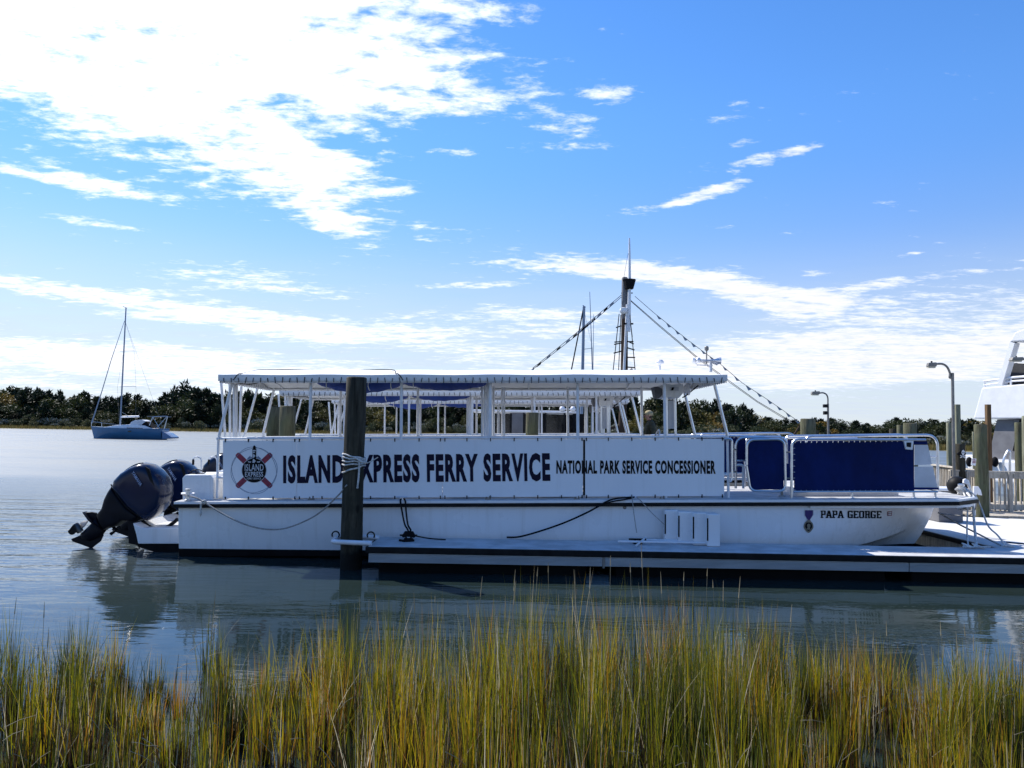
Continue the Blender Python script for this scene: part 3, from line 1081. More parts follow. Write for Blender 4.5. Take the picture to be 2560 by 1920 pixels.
        mb = MB().lathe([(0.055, 0.0), (0.06, 0.05), (0.058, 0.14), (0.045, 0.17), (0.02, 0.18)], hc, ax, 14)
        pr = part(mb, 'propeller', M['prop'], k)
        for i in range(3):
            th = rad(10 + 120 * i)
            rd = up * math.cos(th) + Vector((0, 1, 0)) * math.sin(th)
            tg = ax.cross(rd)
            rows = []
            for j in range(6):
                t = j / 5
                r = 0.045 + 0.155 * t
                w = 0.085 * math.sin(math.pi * min(1, 0.22 + 0.72 * t)) + 0.004
                pit = rad(52 - 26 * t)
                d = tg * math.cos(pit) + ax * math.sin(pit)
                cc = hc + ax * 0.09 + rd * r
                rows.append([cc - d * w, cc - d * w * 0.3 + ax * 0.012, cc + d * w * 0.5 + ax * 0.010, cc + d * w])
            mb = MB().grid(rows)
            n0 = len(mb.v)
            mb.grid([[p - ax * 0.010 for p in r] for r in rows])
            o = part(mb, 'propeller_blade', M['prop'], k)
        # transom clamp bracket and trim ram
        br = [L('R1', x, y, 0.72) for x, y in ((940, 1140), (945, 1430), (1060, 1455), (1090, 1500), (1055, 1300), (1000, 1145), (1120, 1100), (1100, 1040), (960, 1080))]
        part(MB().prism(br, (0, 0.22, 0)), 'clamp_bracket', M['engine'], k, smooth=0, bevel=0.01)
        part(MB().tube([L('R1', 700, 1300, .82), L('R1', 790, 1240, .82), L('R1', 700, 1180, .82)], 0.03, 8), 'trim_ram', M['engine'], k)
        part(MB().tube(spline([L('R1', x, y, .75) for x, y in ((1140, 1120), (1230, 1195), (1350, 1232), (1460, 1215), (1560, 1150), (1630, 1090))], 5), 0.032, 8), 'rigging_hose', M['black'], k)
        o_, e1, e2 = L('R1', 985, 452, 0.505), L('R1', 1105, 640, 0.505), L('R1', 1020, 425, 0.505)
        part(text_mb('YAMAHA', o_, e1 - o_, e2 - o_, 0.006, 1.05, 0.003), 'cowl_lettering', M['decal'], k, smooth=0)
        return k

    e1 = engine(0)
    e2 = copy_tree(e1, root)
    e2.location = (0, 1.36, 0)

    # ---- stern locker with vent pipes, mooring bitt
    lk = [L('R1', x, y, 0.30) for x, y in ((1690, 525), (1730, 482), (2075, 482), (2115, 525), (2115, 845), (1695, 850))]
    lp = part(MB().prism(lk, (0, 0.9, 0)), 'stern_locker', M['gel'], root, smooth=0, bevel=0.012)
    lk2 = copy_tree(lp, root)
    lk2.location = (0, 1.5, 0)
    for (cx, yy, s) in ((1950, 0.6, 1), (2165, 1.9, .8)):
        pts = spline([L('R1', x, y, yy) for x, y in ((cx + 5, 470), (cx + 5, 300), (cx - 10, 250), (cx - 55, 232), (cx - 100, 255), (cx - 108, 290))], 5)
        tb('vent_pipe', M['pipe'], pts, 0.014)
        p = pts[-1]
        part(MB().lathe([(0.016, 0.03), (0.02, 0.0), (0.02, -0.06), (0.012, -0.07)], p), 'vent_cap', M['black'], root)
    tb('fuel_hose', M['black'], spline([L('R1', x, y, .5) for x, y in ((1812, 462), (1830, 425), (1900, 410), (1960, 425), (2010, 455), (1900, 464), (1812, 462))], 4), 0.009)
    bt = L('R1', 1765, 860, 0.10)
    bt.z = 1.02
    mb = MB().lathe([(0.055, 0), (0.055, 0.01), (0.036, 0.02), (0.036, 0.16), (0.046, 0.17), (0.046, 0.19), (0.03, 0.195)], bt)
    mb.tube([bt + Vector((-.11, 0, .11)), bt + Vector((.11, 0, .11))], 0.014)
    part(mb, 'mooring_bitt', M['alu'], root)

    # ---- side boards with their lettering
    SY = 0.30
    SP = SY + 0.05
    E_ = [557, 742, 1106, 1460, 1811]

    def zt(px):
        return L('P', px, 1101.3 - (px - 557) * 0.0033, SY)

    def zb(px):
        return L('P', px, 1246.0 - (px - 557) * 0.0050, SY)
    for s in (0, 1):
        panels = []
        for i in range(4):
            a = E_[i] + (3.0 if i == 3 else 0.5)
            b = E_[i + 1] - (3.0 if i == 2 else 0.5)
            q = [zb(a), zb(b), zt(b), zt(a)]
            if s:
                q = [mir(v) for v in q]
            panels.append(part(MB().prism(q, (0, 0.012 if not s else -0.012, 0)), 'sign_panel' if not s else 'far_side_board', M['sign'], root, smooth=0))
        if not s:
            near = panels

    def txt(body, x0, x1, y0l, y1l, y0r, y1r, off, sp, m, par, nm):
        yy = SY - 0.001
        o_, r_, t_ = L('P', x0, y1l, yy), L('P', x1, y1r, yy), L('P', x0, y0l, yy)
        part(text_mb(body, o_, r_ - o_, t_ - o_, off, sp, 0.004), nm, m, par, smooth=0)
    txt('ISLAND EXPRESS FERRY SERVICE', 708, 1376, 1138, 1209, 1134, 1203, 0.046, 1.16, M['navy'], near[1], 'sign_lettering')
    txt('NATIONAL PARK SERVICE CONCESSIONER', 1391, 1789, 1150.5, 1184.5, 1150.5, 1185, 0.044, 1.16, M['ink'], near[3], 'sign_lettering')
    # black joint strip in the gap
    part(MB().prism([L('P', x, y, 0.31) for x, y in ((1458, 1238), (1463.5, 1238), (1463.5, 1099), (1458, 1099))], (0, 0.02, 0)), 'joint_strip', M['black'], root, smooth=0)
    # ---- the round emblem on the first board
    par = near[0]

    def B1(x, y, yy=SY - 0.001):
        return L('B1', x, y, yy)
    cx, cy = 745, 870

    def polymb(pts, yy, d=0.003):
        return MB().prism([B1(x, y, yy) for x, y in pts], (0, d, 0))
    for sx, sy in ((-1, -1), (1, -1), (-1, 1), (1, 1)):
        q = [(-95, -45), (-480 / 1.0, 0)]
        dxn, dyn = sx * 0.72, sy * 0.69
        nx, ny = -dyn, dxn
        pts = []
        for (l, w) in ((300, -75), (655, -75), (690, -45), (690, 45), (655, 75), (300, 75)):
            pts.append((cx + dxn * l + nx * w, cy + dyn * l + ny * w))
        part(polymb(pts, SY - 0.002, 0.002), 'emblem_red_band', M['red'], par, smooth=0)
    mb = MB()
    for rx, ry, ph in ((640, 640, 0.0), (650, 655, 0.5)):
        ring = []
        for i in range(61):
            a = 2 * math.pi * i / 60
            k = 1 + 0.03 * math.sin(a * 4 + ph * 5)
            ring.append(B1(cx + rx * k * math.cos(a), cy + ry * k * math.sin(a), SY - 0.002))
        mb.tube(ring, 0.0032, 4)
    part(mb, 'emblem_rope_ring', M['grey'], par, smooth=0)
    circ = [(cx + 345 * math.cos(2 * math.pi * i / 40), cy + 345 * math.sin(2 * math.pi * i / 40)) for i in range(40)]
    circ2 = [(cx + 358 * math.cos(2 * math.pi * i / 40), cy + 358 * math.sin(2 * math.pi * i / 40)) for i in range(40)]
    part(polymb(circ2, SY - 0.004, 0.003), 'emblem_rim', M['pale_print'], par, smooth=0)
    part(polymb(circ, SY - 0.006, 0.003), 'emblem_disc', M['ink'], par, smooth=0)
    tower = [(690, 660), (700, 320), (695, 270), (715, 235), (712, 190), (752, 150), (792, 190), (788, 235), (808, 270), (802, 320), (806, 660)]
    part(polymb(tower, SY - 0.008, 0.003), 'emblem_lighthouse', M['ink'], par, smooth=0)
    mb = MB()
    for pts in ([(710, 285), (795, 285), (795, 318), (710, 318)], [(712, 335), (745, 330), (778, 350), (735, 380), (715, 365)], [(708, 415), (735, 403), (785, 455), (728, 515), (706, 500)],
                [(715, 545), (735, 543), (795, 600), (745, 660), (695, 645)]):
        mb.prism([B1(x, y, SY - 0.0105) for x, y in pts], (0, 0.002, 0))
    for f, ox in ((1, 745), (-1, 745)):   # two little running horses
        mb.prism([B1(ox + f * x, y, SY - 0.0085) for x, y in ((-185, 600), (-160, 605), (-130, 618), (-85, 612), (-80, 628), (-95, 632), (-100, 655), (-112, 640), (-140, 642), (-150, 660), (-156, 640), (-165, 620))], (0, 0.002, 0))
    part(mb, 'emblem_pale_marks', M['pale_print'], par, smooth=0)
    mb = MB()
    for f in (1, -1):
        mb.prism([B1(745 + f * x, y, SY - 0.003) for x, y in ((-60, 520), (-60, 470), (-95, 500), (-110, 445), (-140, 480), (-170, 500), (-210, 560), (-130, 560))], (0, 0.001, 0))
    part(mb, 'emblem_bushes', M['grey'], par, smooth=0)
    for body, x0, x1, y0, y1, off in (('ISLAND', 480, 1018, 690, 882, 0.012), ('EXPRESS', 488, 1005, 905, 1050, 0.010), ('FERRY SERVICE', 540, 948, 1072, 1130, 0.0)):
        o_, r_, t_ = B1(x0, y1, SY - 0.006), B1(x1, y1, SY - 0.006), B1(x0, y0, SY - 0.006)
        part(text_mb(body, o_, r_ - o_, t_ - o_, off, 1.08, 0.003), 'emblem_lettering', M['pale_print'], par, smooth=0)
    # black ties holding the boards
    mb = MB()
    for row, fn, dzz in ((0, zt, 1), (1, zb, -1)):
        for i in range(4):
            n = 3 if i == 0 else 6
            for k in range(n + 1):
                px = E_[i] + (E_[i + 1] - E_[i]) * (k + 0.04 + 0.92 * 0) / n if k < n else E_[i + 1] - 5
                p = fn(px + (4 if k == 0 else 0))
                mb.box(p.x - .008, p.x + .008, SY - 0.012, SY + 0.02, p.z - .028, p.z + .028)
    o = part(mb, 'board_ties', M['black'], root, smooth=0)
    o['kind'] = 'stuff'

    # ---- rails, posts
    for s in (0, 1):
        f = (lambda v: mir(v)) if s else (lambda v: v)
        a, b = L('R2', 100, 838, SP), L('R4', 1880, 1062, SP)
        tb('side_rail', M['pipe'], [f(a), f(b)], 0.022)
        a2, b2 = L('R2', 110, 862, SY + .03), L('R4', 1860, 1082, SY + .03)
        tb('side_rail', M['pipe'], [f(a2 + Vector((0, 0, -.62))), f(b2 + Vector((0, 0, -.62)))], 0.018)
        for px in (777, 1004, 1226, 1444, 1661):
            t, q = L('P', px, 952, SP), L('P', px, 1100, SP)
            q.z = 1.03
            q.x = t.x
            tb('canopy_post', M['pipe'], [f(q), f(t + Vector((0, 0, .03)))], 0.026)
        a, b = L('R2', 112, 835, SP), L('R2', 262, 225, SP)
        tb('slanted_post', M['pipe'], [f(a), f(b)], 0.026)
        c = Vector(a)
        c.z = 1.03
        tb('corner_post', M['pipe'], [f(c), f(a)], 0.024)
        a, b = L('R4', 1872, 1045, SP), L('R4', 1682, 290, SP)
        tb('slanted_post', M['alu'], [f(a), f(b)], 0.028)
        c = Vector(a)
        c.z = 1.03
        tb('corner_post', M['pipe'], [f(c), f(a)], 0.024)
    # pipes of the stern end frame
    for (x0, y0, x1, y1, yy) in ((185, 830, 140, 225, 1.1), (235, 830, 232, 245, 0.9), (275, 830, 278, 255, 0.7), (300, 830, 305, 255, 0.75), (335, 830, 355, 280, 1.6), (385, 820, 530, 285, 2.4)):
        a, b = L('R2', x0, y0, yy), L('R2', x1, y1, yy)
        a0 = Vector(a)
        a0.z = 1.03
        tb('stern_post', M['pipe'], [a0, a, b], 0.024)
    a, b = L('R2', 100, 838, SY), None
    tb('stern_rail', M['pipe'], [a, mir(a)], 0.022)
    # cluster of inner stanchions amidships and forward
    for (x, y0, y1, yy) in ((872, 835, 290, 1.3), (900, 835, 290, 1.0), (925, 838, 285, .8), (945, 838, 285, .7), (1085, 795, 400, 2.6), (1108, 795, 390, 2.5)):
        a, b = L('R3', x, y0, yy), L('R3', x, y1, yy)
        a.z = 1.03
        b.x = a.x
        b.z = 3.05
        tb('inner_post', M['pipe'], [a, b], 0.018)

    # ---- canopy: crowned vinyl top with a turned-down edge
    x0, x1 = L('R2', 108, 150, 0.15).x, L('R4', 1872, 205, 0.15).x
    ze = (L('R2', 600, 152, 0.15).z + L('R4', 400, 207, 0.15).z) / 2
    zv = ze - 0.105
    ny, nx = 16, 30
    rows = []
    prof = []
    for j in range(ny + 1):
        v = j / ny
        y = 0.15 + 2.7 * v
        prof.append((y, ze + 0.165 * (1 - abs(2 * v - 1) ** 2.2)))
    prof = [(0.165, zv), (0.152, zv + 0.05)] + prof + [(2.848, zv + 0.05), (2.835, zv)]
    for i in range(nx + 1):
        u = i / nx
        x = x0 + (x1 - x0) * u
        endk = min(1.0, min(u, 1 - u) / 0.035)
        drop = 1 - (1 - endk) ** 2
        sag = 0.006 * math.sin(u * math.pi * 12)
        rows.append([Vector((x, y, z if k < 2 or k > len(prof) - 3 else ze + (z - ze) * (0.25 + 0.75 * drop) + sag)) for k, (y, z) in enumerate(prof)])
    mb = MB().grid(rows)
    for r in (rows[0], rows[-1]):     # end valances
        mb.grid([r, [Vector((p.x, p.y, zv)) for p in r]])
    # underside lining
    mb.grid([[Vector((x0 + 0.02 + (x1 - x0 - 0.04) * i / 6, y, zv + 0.02 + 0.15 * (1 - abs((y - 1.5) / 1.33) ** 2.2))) for y in np.linspace(0.17, 2.83, 9)] for i in range(7)])
    roof = part(mb, 'canopy', M['roof'], root, smooth=35, fix=False)
    for y in (0.2, 2.8):
        part(MB().tube([(x0 + .03, y, zv - .012), (x1 - .03, y, zv - .012)], 0.02), 'canopy_rail', M['pipe'], roof)
    for i in range(9):
        x = x0 + 0.3 + (x1 - x0 - 0.6) * i / 8
        pts = [(x, y, zv + 0.0 + 0.15 * (1 - abs((y - 1.5) / 1.33) ** 2.2)) for y in np.linspace(0.2, 2.8, 9)]
        part(MB().tube(pts, 0.016, 6), 'canopy_bow', M['pipe'], roof)
    for x in (x0 + 0.04, x1 - 0.04):
        part(MB().tube([(x, 0.2, zv - .012), (x, 2.8, zv - .012)], 0.018), 'canopy_end_rail', M['pipe'], roof)
    mb = MB()
    rr = random.Random(4)
    for y in (0.146, 2.854):
        k = 0
        while x0 + 0.1 + k * 0.124 < x1 - 0.05:
            x = x0 + 0.1 + k * 0.124
            j = rr.uniform(-.01, .01)
            mb.obox((x, y, zv + 0.012), (0.005, 0, 0), (0, 0.006, 0), (j, 0, 0.042 + rr.uniform(-.008, .012)))
            k += 1
    for k in range(20):
        for x in (x0 - 0.004, x1 + 0.004):
            y = 0.25 + 2.5 * k / 19
            mb.obox((x, y, zv + 0.012), (0.006, 0, 0), (0, 0.005, 0), (0, 0, 0.042))
    o = part(mb, 'lacing', M['black'], roof, smooth=0)
    o['kind'] = 'stuff'
    # black strap thrown over the roof, its ends tied under the edge
    def ztop(y):
        return ze + 0.165 * (1 - abs((y - 1.5) / 1.35) ** 2.2) + 0.006
    q0, q1 = L('R2', 255, 215, .14), L('R2', 2075, 220, .14)
    pts = [Vector((q0.x + 0.02, .14, zv + .01)), Vector((q0.x + 0.1, .148, ze + .01))]
    for t in np.linspace(0, 1, 9):
        y = 0.22 + 1.25 * math.sin(math.pi * t)
        pts.append(Vector((q0.x + .14 + (q1.x - q0.x - .28) * (0.5 - 0.5 * math.cos(math.pi * t)), y, ztop(y))))
    pts += [Vector((q1.x - 0.08, .148, ze + .01)), Vector((q1.x, .14, zv + .01))]
    part(MB().tube(spline(pts, 4), 0.008, 5), 'roof_strap', M['black_rope'], roof)
    part(MB().tube(spline([L('R2', x, y, .3) for x, y in ((255, 225), (330, 248), (420, 258), (500, 250), (575, 232))], 4), 0.008, 5), 'hanging_strap', M['black_rope'], roof)
    # blue side curtain bundled under the roof
    xa, xb = L('P', 781, 955, 0.55).x, L('P', 1222, 955, 0.55).x
    # simple hanging belly profile
    rows = []
    for i in range(41):
        u = i / 40
        x = xa + (xb - xa) * u
        d = 0.05 + 0.17 * abs(math.sin(math.pi * u / 0.5)) ** 0.75 * (1.0 if u < 0.5 else 0.72)
        d += 0.008 * math.sin(u * 75)
        rows.append([Vector((x, 0.55 + 0.85 * v, zv + 0.05 - d * abs(math.sin(math.pi * v)) ** 0.7)) for v in np.linspace(0, 1, 9)])
    mb = MB().grid(rows)
    mb.grid([[p + Vector((0, 0, 0.0)) if 0 < j < 8 else p for j, p in enumerate(r)] for r in [[Vector((r[0].x, r[j].y, zv + 0.055)) for j in range(9)] for r in rows]])
    cur = part(mb, 'stowed_curtain', M['tarp'], root, smooth=60, fix=False)
    for x, y in ((1262, 228), (1705, 222), (1945, 225), (2185, 220)):
        a = L('R2', x, y, .52)
        part(MB().tube(spline([a, a + Vector((0.0, -.01, -.10)), a + Vector((.03, 0, -.17))], 3), 0.009, 5), 'curtain_tie', M['pipe'], cur)

    # ---- roof fittings
    p = L('R4', 937, 200, 0.9)
    p.z = ztop(0.9)
    part(MB().lathe([(0.02, -.02), (0.02, 0.09), (0.035, 0.10), (0.075, 0.115), (0.08, 0.14), (0.05, 0.175), (0.01, 0.18)], p), 'antenna_dome', M['white'], roof)
    # horns, light and their bracket
    yy = 1.5
    h0 = L('A2', 1818, 1320, yy)
    h0.z = ztop(yy) - 0.02
    tp = L('A2', 1818, 1240, yy)
    mb = MB().tube([h0, Vector((h0.x, yy, tp.z))], 0.03)
    mb.tube([L('A2', 1680, 1268, yy), L('A2', 1835, 1272, yy)], 0.012)
    hb = part(mb, 'horn_bracket', M['white'], roof)
    for dy in (-0.12, 0.12):
        a, b = L('A2', 1665, 1228, yy), L('A2', 1895, 1232, yy)
        a.y = b.y = yy + dy
        n = (b - a)
        mb = MB().lathe([(0.03, 0), (0.05, 0.02), (0.05, 0.06), (0.018, 0.09), (0.018, n.length * 0.55), (0.03, n.length * 0.8), (0.07, n.length)], a, n, 12)
        part(mb, 'air_horn', M['alu'], hb)
    a, b = L('A2', 1779, 1255, yy), L('A2', 1779, 1108, yy)
    part(MB().tube([a, b], 0.012).lathe([(0.02, -.05), (0.04, -.03), (0.04, 0.02), (0.02, 0.04)], b), 'stern_light_staff', M['steel'], hb)
    for x in (1668, 1705):
        a = L('A2', x, 1225, yy - .1)
        part(MB().lathe([(0.05, 0), (0.05, 0.05), (0.02, 0.07)], a, (-1, 0, 0.1)), 'horn_driver', M['white'], hb)

    # ---- helm: overhead electronics box, pedestal, wheel
    zb_ = lambda x, y, q: L('R4', x, y, q)
    pod_ = [zb_(x, y, 1.3) for x, y in ((985, 335), (1265, 335), (1265, 455), (1205, 527), (985, 515))]
    hb_ = part(MB().prism(pod_, (0, 0.7, 0)), 'helm_box', M['gel'], root, smooth=0, bevel=0.02)
    part(MB().prism([zb_(x, y, 1.29) for x, y in ((1075, 372), (1198, 372), (1198, 425), (1075, 425))], (0, 0.006, 0)), 'radio_panel', M['pale_print'], hb_, smooth=0)
    part(MB().prism([zb_(x, y, 1.283) for x, y in ((1105, 378), (1140, 378), (1122, 420), (1090, 420))], (0, 0.006, 0)), 'panel_stripe', M['ink'], hb_, smooth=0)
    spk = [zb_(x, y, 1.4) for x, y in ((850, 370), (905, 365), (985, 400), (985, 465), (930, 530), (885, 525))]
    part(MB().prism(spk, (0, 0.3, 0)), 'chart_screen', M['greycloth'], hb_, smooth=0, bevel=0.01)
    part(MB().lathe([(0.05, 0), (0.12, 0.06), (0.12, 0.10)], zb_(1270, 400, 1.65), (1, 0, 0), 14), 'loud_hailer', M['gel'], hb_)
    for x, yy in ((1035, 1.35), (1155, 1.35), (1035, 1.9), (1155, 1.9)):
        a, b = zb_(x, 530, yy), zb_(x, 1050, yy)
        a.x = b.x
        a.z = 2.95
        b.z = 1.03
        tb('helm_stanchion', M['alu'], [b, a], 0.024)
    q = [zb_(x, y, 1.45) for x, y in ((1040, 560), (1148, 560), (1148, 950), (1040, 950))]
    part(MB().prism(q, (0, 0.02, 0)), 'helm_windscreen', M['clear'], root, smooth=0)
    cn = zb_(1020, 1000, 1.3)
    part(MB().box(cn.x, cn.x + 0.75, 1.3, 2.0, 1.03, 1.95), 'helm_console', M['gel'], root, smooth=0, bevel=0.03)
    wc = Vector((cn.x - 0.12, 1.65, 2.0))
    ring = [wc + Vector((0.06 * math.sin(a), 0.2 * math.cos(a), 0.19 * math.sin(a))) for a in np.linspace(0, 2 * math.pi, 25)]
    mb = MB().tube(ring, 0.014, 6)
    for a in (0, 2.1, 4.2):
        mb.tube([wc, wc + Vector((0.06 * math.sin(a), 0.2 * math.cos(a), 0.19 * math.sin(a)))], 0.008, 5)
    mb.tube([wc, wc + Vector((0.15, 0, -.05))], 0.02)
    part(mb, 'steering_wheel', M['alu'], root)
    part(MB().tube([zb_(1470, 350, 1.6), zb_(1290, 500, 1.6), zb_(1250, 520, 1.6)], 0.012), 'lamp_arm', M['black'], root)
    # wooden-backed benches along the inside
    for x in (-4.2, -2.6, -1.0, 0.6):
        bn = part(MB().box(x, x + 0.45, 0.6, 2.4, 1.03, 1.45), 'bench', M['gel'], root, smooth=0, bevel=0.02)
        part(MB().box(x - 0.06, x - 0.01, 0.6, 2.4, 1.03, 1.85), 'bench_back', M['gel'], bn, smooth=0, bevel=0.015)

    # ---- boarding gate, bow rails with blue canvas
    def rail_frame(name, cr, pts, yy, r, fr, m=M['alu'], f=lambda v: v, parent=root):
        return part(MB().tube([f(v) for v in fillet([L(cr, x, y, yy) for x, y in pts], fr, 6)], r), name, m, parent)

    def cloth(name, cr, pts, yy, m, parent, f=lambda v: v, rfil=0.05):
        q = [L(cr, x, y, yy) for x, y in pts]
        q = fillet(q[-1:] + q + q[:1], rfil, 3)[1:-1] if rfil else q
        d = 0.006
        return part(MB().prism([f(v) for v in q], f(Vector((0, d, 0))) - f(Vector())), name, m, parent, smooth=0)
    # short hoop beside the boards
    rail_frame('hoop', 'B4', ((95, 145), (255, 145), (255, 1010), (215, 1060)), .28, .02, .10)
    # standing gate frame behind
    fgate = rail_frame('gate_frame', 'B4', ((335, 1200), (335, 125), (1420, 110), (1435, 670)), .42, .022, .16)
    cloth('gate_cloth', 'B4', ((362, 190), (545, 165), (545, 590), (362, 590)), .44, M['canvas'], fgate, rfil=0)
    part(MB().tube([L('B4', 350, 607, .42), L('B4', 560, 607, .42)], 0.016), 'gate_bar', M['alu'], fgate)
    part(MB().tube(fillet([L('B4', x, y, .42) for x, y in ((330, 705), (500, 700), (495, 1200))], .06), 0.022), 'gate_leg', M['pipe'], fgate)
    gate = part(MB().tube(fillet([L('B4', x, y, .24) for x, y in ((565, 700), (568, 165), (1370, 150), (1395, 1265), (640, 1250), (600, 960), (560, 720))], .14, 6), 0.022), 'gate', M['alu'], root)
    cloth('gate_canvas', 'B4', ((605, 190), (1325, 178), (1360, 1225), (655, 1225), (615, 930), (598, 720)), .25, M['canvas'], gate, rfil=.08)
    part(MB().tube([L('B4', 1318, 1270, .24), L('B4', 1318, 1360, .24)], 0.022).lathe([(0.06, 0), (0.05, 0.02), (0.025, 0.03)], L('B4', 1318, 1375, .24)), 'gate_foot', M['steel'], gate)
    for yb in (430, 985):
        part(MB().tube([L('B4', 1400, yb, .24), L('B4', 1500, yb, .24)], 0.012), 'gate_hinge', M['steel'], gate)
    part(MB().tube([L('B4', 270, 360, .3), L('B4', 335, 375, .36)], 0.012), 'rail_link', M['steel'], root)
    part(MB().tube([L('B4', 270, 835, .3), L('B4', 335, 845, .36)], 0.016), 'rail_link', M['steel'], root)
    # bow rail, near and far
    for s in (0, 1):
        f = (lambda v: mir(v)) if s else (lambda v: v)
        br = rail_frame('bow_rail', 'R5', ((665, 690), (668, 195), (1790, 200)), .22, .022, .14, f=f)
        part(MB().tube([f(L('R5', x, 634, .22)) for x in (680, 1890)], .018), 'lower_rail', M['alu'], br)
        for x in (1172, 1690, 1870):
            a = L('R5', x, 640, .22)
            mb = MB().tube([f(a), f(Vector((a.x, a.y, 1.03)))], .02)
            mb.lathe([(0.065, 0), (0.05, 0.02), (0.022, 0.03)], f(Vector((a.x, a.y, 1.03))))
            part(mb, 'rail_foot', M['alu'], br)
        cloth('bow_canvas', 'R5', ((688, 222), (1640, 208), (1690, 260), (1695, 627), (688, 627)), .235, M['canvas'], br, f=f, rfil=0)
        cloth('blue_trim', 'R5', ((1690, 205), (1800, 206), (1808, 240), (1692, 240)), .234, M['canvas'], br, f=f, rfil=0)
        cloth('clear_window', 'R5', ((1695, 242), (1808, 242), (1842, 405), (1695, 412)), .238, M['clear'], br, f=f, rfil=0)
        cloth('clear_window', 'R5', ((1695, 424), (1850, 424), (1892, 600), (1695, 598)), .238, M['clear'], br, f=f, rfil=0)
        cloth('blue_trim', 'R5', ((1690, 598), (1900, 600), (1903, 618), (1690, 618)), .232, M['canvas'], br, f=f, rfil=0)
        mb = MB()
        for k in range(22):
            p = L('R5', 700 + k * 45, 216 - k * 0.5, .228)
            mb.obox(f(p), (0.004, 0, 0), (0, .006, 0), (0.004, 0, 0.02))
            p = L('R5', 700 + k * 45, 629, .228)
            mb.obox(f(p), (0.004, 0, 0), (0, .006, 0), (0.004, 0, 0.018))
        for k in range(8):
            p = L('R5', 684, 270 + k * 50, .228)
            mb.obox(f(p), (0.022, 0, 0), (0, .006, 0), (0, 0, 0.004))
        o = part(mb, 'canvas_lacing', M['pale_print'], br, smooth=0)
        o['kind'] = 'stuff'
    # speaker let into the near canvas corner
    sp = part(MB().prism([L('R5', x, y, .205) for x, y in ((1608, 205), (1692, 205), (1682, 285), (1625, 280))], (0, .05, 0)), 'deck_speaker', M['gel'], root, smooth=0, bevel=.012)
    part(MB().prism([L('R5', x, y, .198) for x, y in ((1632, 222), (1670, 222), (1668, 262), (1632, 258))], (0, .01, 0)), 'speaker_grille', M['black'], sp, smooth=0)
    # high bow hoop further in
    hb2 = rail_frame('bow_hoop', 'R5', ((790, 260), (790, 172), (1890, 158), (1892, 610)), 1.0, .024, .22)
    part(MB().tube([L('R5', 1835, 340, 1.0), L('R5', 1890, 340, 1.0)], .012), 'hoop_step', M['alu'], hb2)
    hb3 = copy_tree(hb2, root)
    hb3.location = (0, 1.0, 0)
    # low white coaming behind the rail
    c0, c1 = L('R5', 715, 690, .5), L('R5', 1580, 690, .5)
    part(MB().box(c0.x, c1.x, .55, 2.45, 1.03, 1.20), 'deck_coaming', M['gel'], root, smooth=0, bevel=.02)

    # ---- cleats and small fittings on the side deck
    for px in (778, 1220, 1442, 1655):
        p = L('P', px, 1250, .14)
        mb = MB().box(p.x - .05, p.x + .05, .11, .17, 1.025, 1.045)
        mb.tube([(p.x - .025, .14, 1.04), (p.x - .025, .14, 1.075)], .012, 6).tube([(p.x + .03, .14, 1.04), (p.x + .03, .14, 1.09)], .014, 6)
        part(mb, 'deck_fitting', M['steel'], root)
    for px in (1005, 1577):
        p = L('P', px, 1250, .09)
        mb = MB().tube([(p.x - .02, .08, 1.02), (p.x - .02, .08, 1.07)], .012, 6).tube([(p.x + .02, .08, 1.02), (p.x + .02, .08, 1.07)], .012, 6)
        mb.tube([(p.x - .09, .08, 1.075), (p.x + .09, .08, 1.075)], .011, 6)
        part(mb, 'deck_cleat', M['alu'], root)
    p = L('R8', 1113, 505, 0.03)
    part(MB().lathe([(0.028, 0.03), (0.03, 0.0), (0.022, -.006)], Vector((p.x, 0.028, p.z)), (0, 1, 0)), 'hull_fitting', M['steel'], hull)
    # ---- name and marks painted on the bow
    from mathutils.bvhtree import BVHTree
    bv = BVHTree.FromPolygons([tuple(v.co) for v in hull.data.vertices], [tuple(p.vertices) for p in hull.data.polygons])

    def H(cr, x, y):
        p, q = L(cr, x, y, -2.0), L(cr, x, y, 2.0)
        d = (q - p).normalized()
        hit = bv.ray_cast(p, d)[0]
        return (hit if hit else L(cr, x, y, .3)) - d * 0.007
    G = {'P': [(0, 0, 2.6, 1), (0, 7, 2.6, 8), (.5, 0, 1.9, 8), (.5, 7, 4.6, 8), (.5, 3.2, 4.6, 4.4), (3.6, 3.6, 5, 7.6)],
         'E': [(0, 0, 2, 1), (0, 7, 2, 8), (.5, 0, 1.9, 8), (.5, 6.8, 5, 8), (.5, 0, 5, 1.2), (.5, 3.4, 3.6, 4.6), (4, 6, 5, 7), (4, 1, 5, 2)],
         'G': [(0, .6, 1.5, 7.4), (.6, 6.8, 5, 8), (.6, 0, 5, 1.2), (3.7, 6, 5, 7), (3.6, 1, 5, 3.6), (2.7, 3, 5.2, 4.1)],
         'O': [(0, .6, 1.5, 7.4), (3.6, .6, 5.1, 7.4), (.6, 6.8, 4.5, 8), (.6, 0, 4.5, 1.2)],
         'R': [(0, 0, 2.4, 1), (0, 7, 2, 8), (.5, 0, 1.9, 8), (.5, 7, 4.5, 8), (.5, 3.5, 4.5, 4.6), (3.5, 4, 4.9, 7.6), (3.4, 0, 4.8, 4), (3.4, 0, 5.4, 1)]}
    mb = MB()
    x = 0.0
    widths = {'P': 5.4, 'A': 6.4, 'G': 5.8, 'E': 5.6, 'O': 5.8, 'R': 5.9, ' ': 3.6}
    tot = sum(widths[c] for c in 'PAPA GEORGE')

    def gp(gx, gy):
        u = gx / tot
        return H('B2', 508 + (1765 - 508) * u, (286 + 8 * u) - gy / 8 * 150)
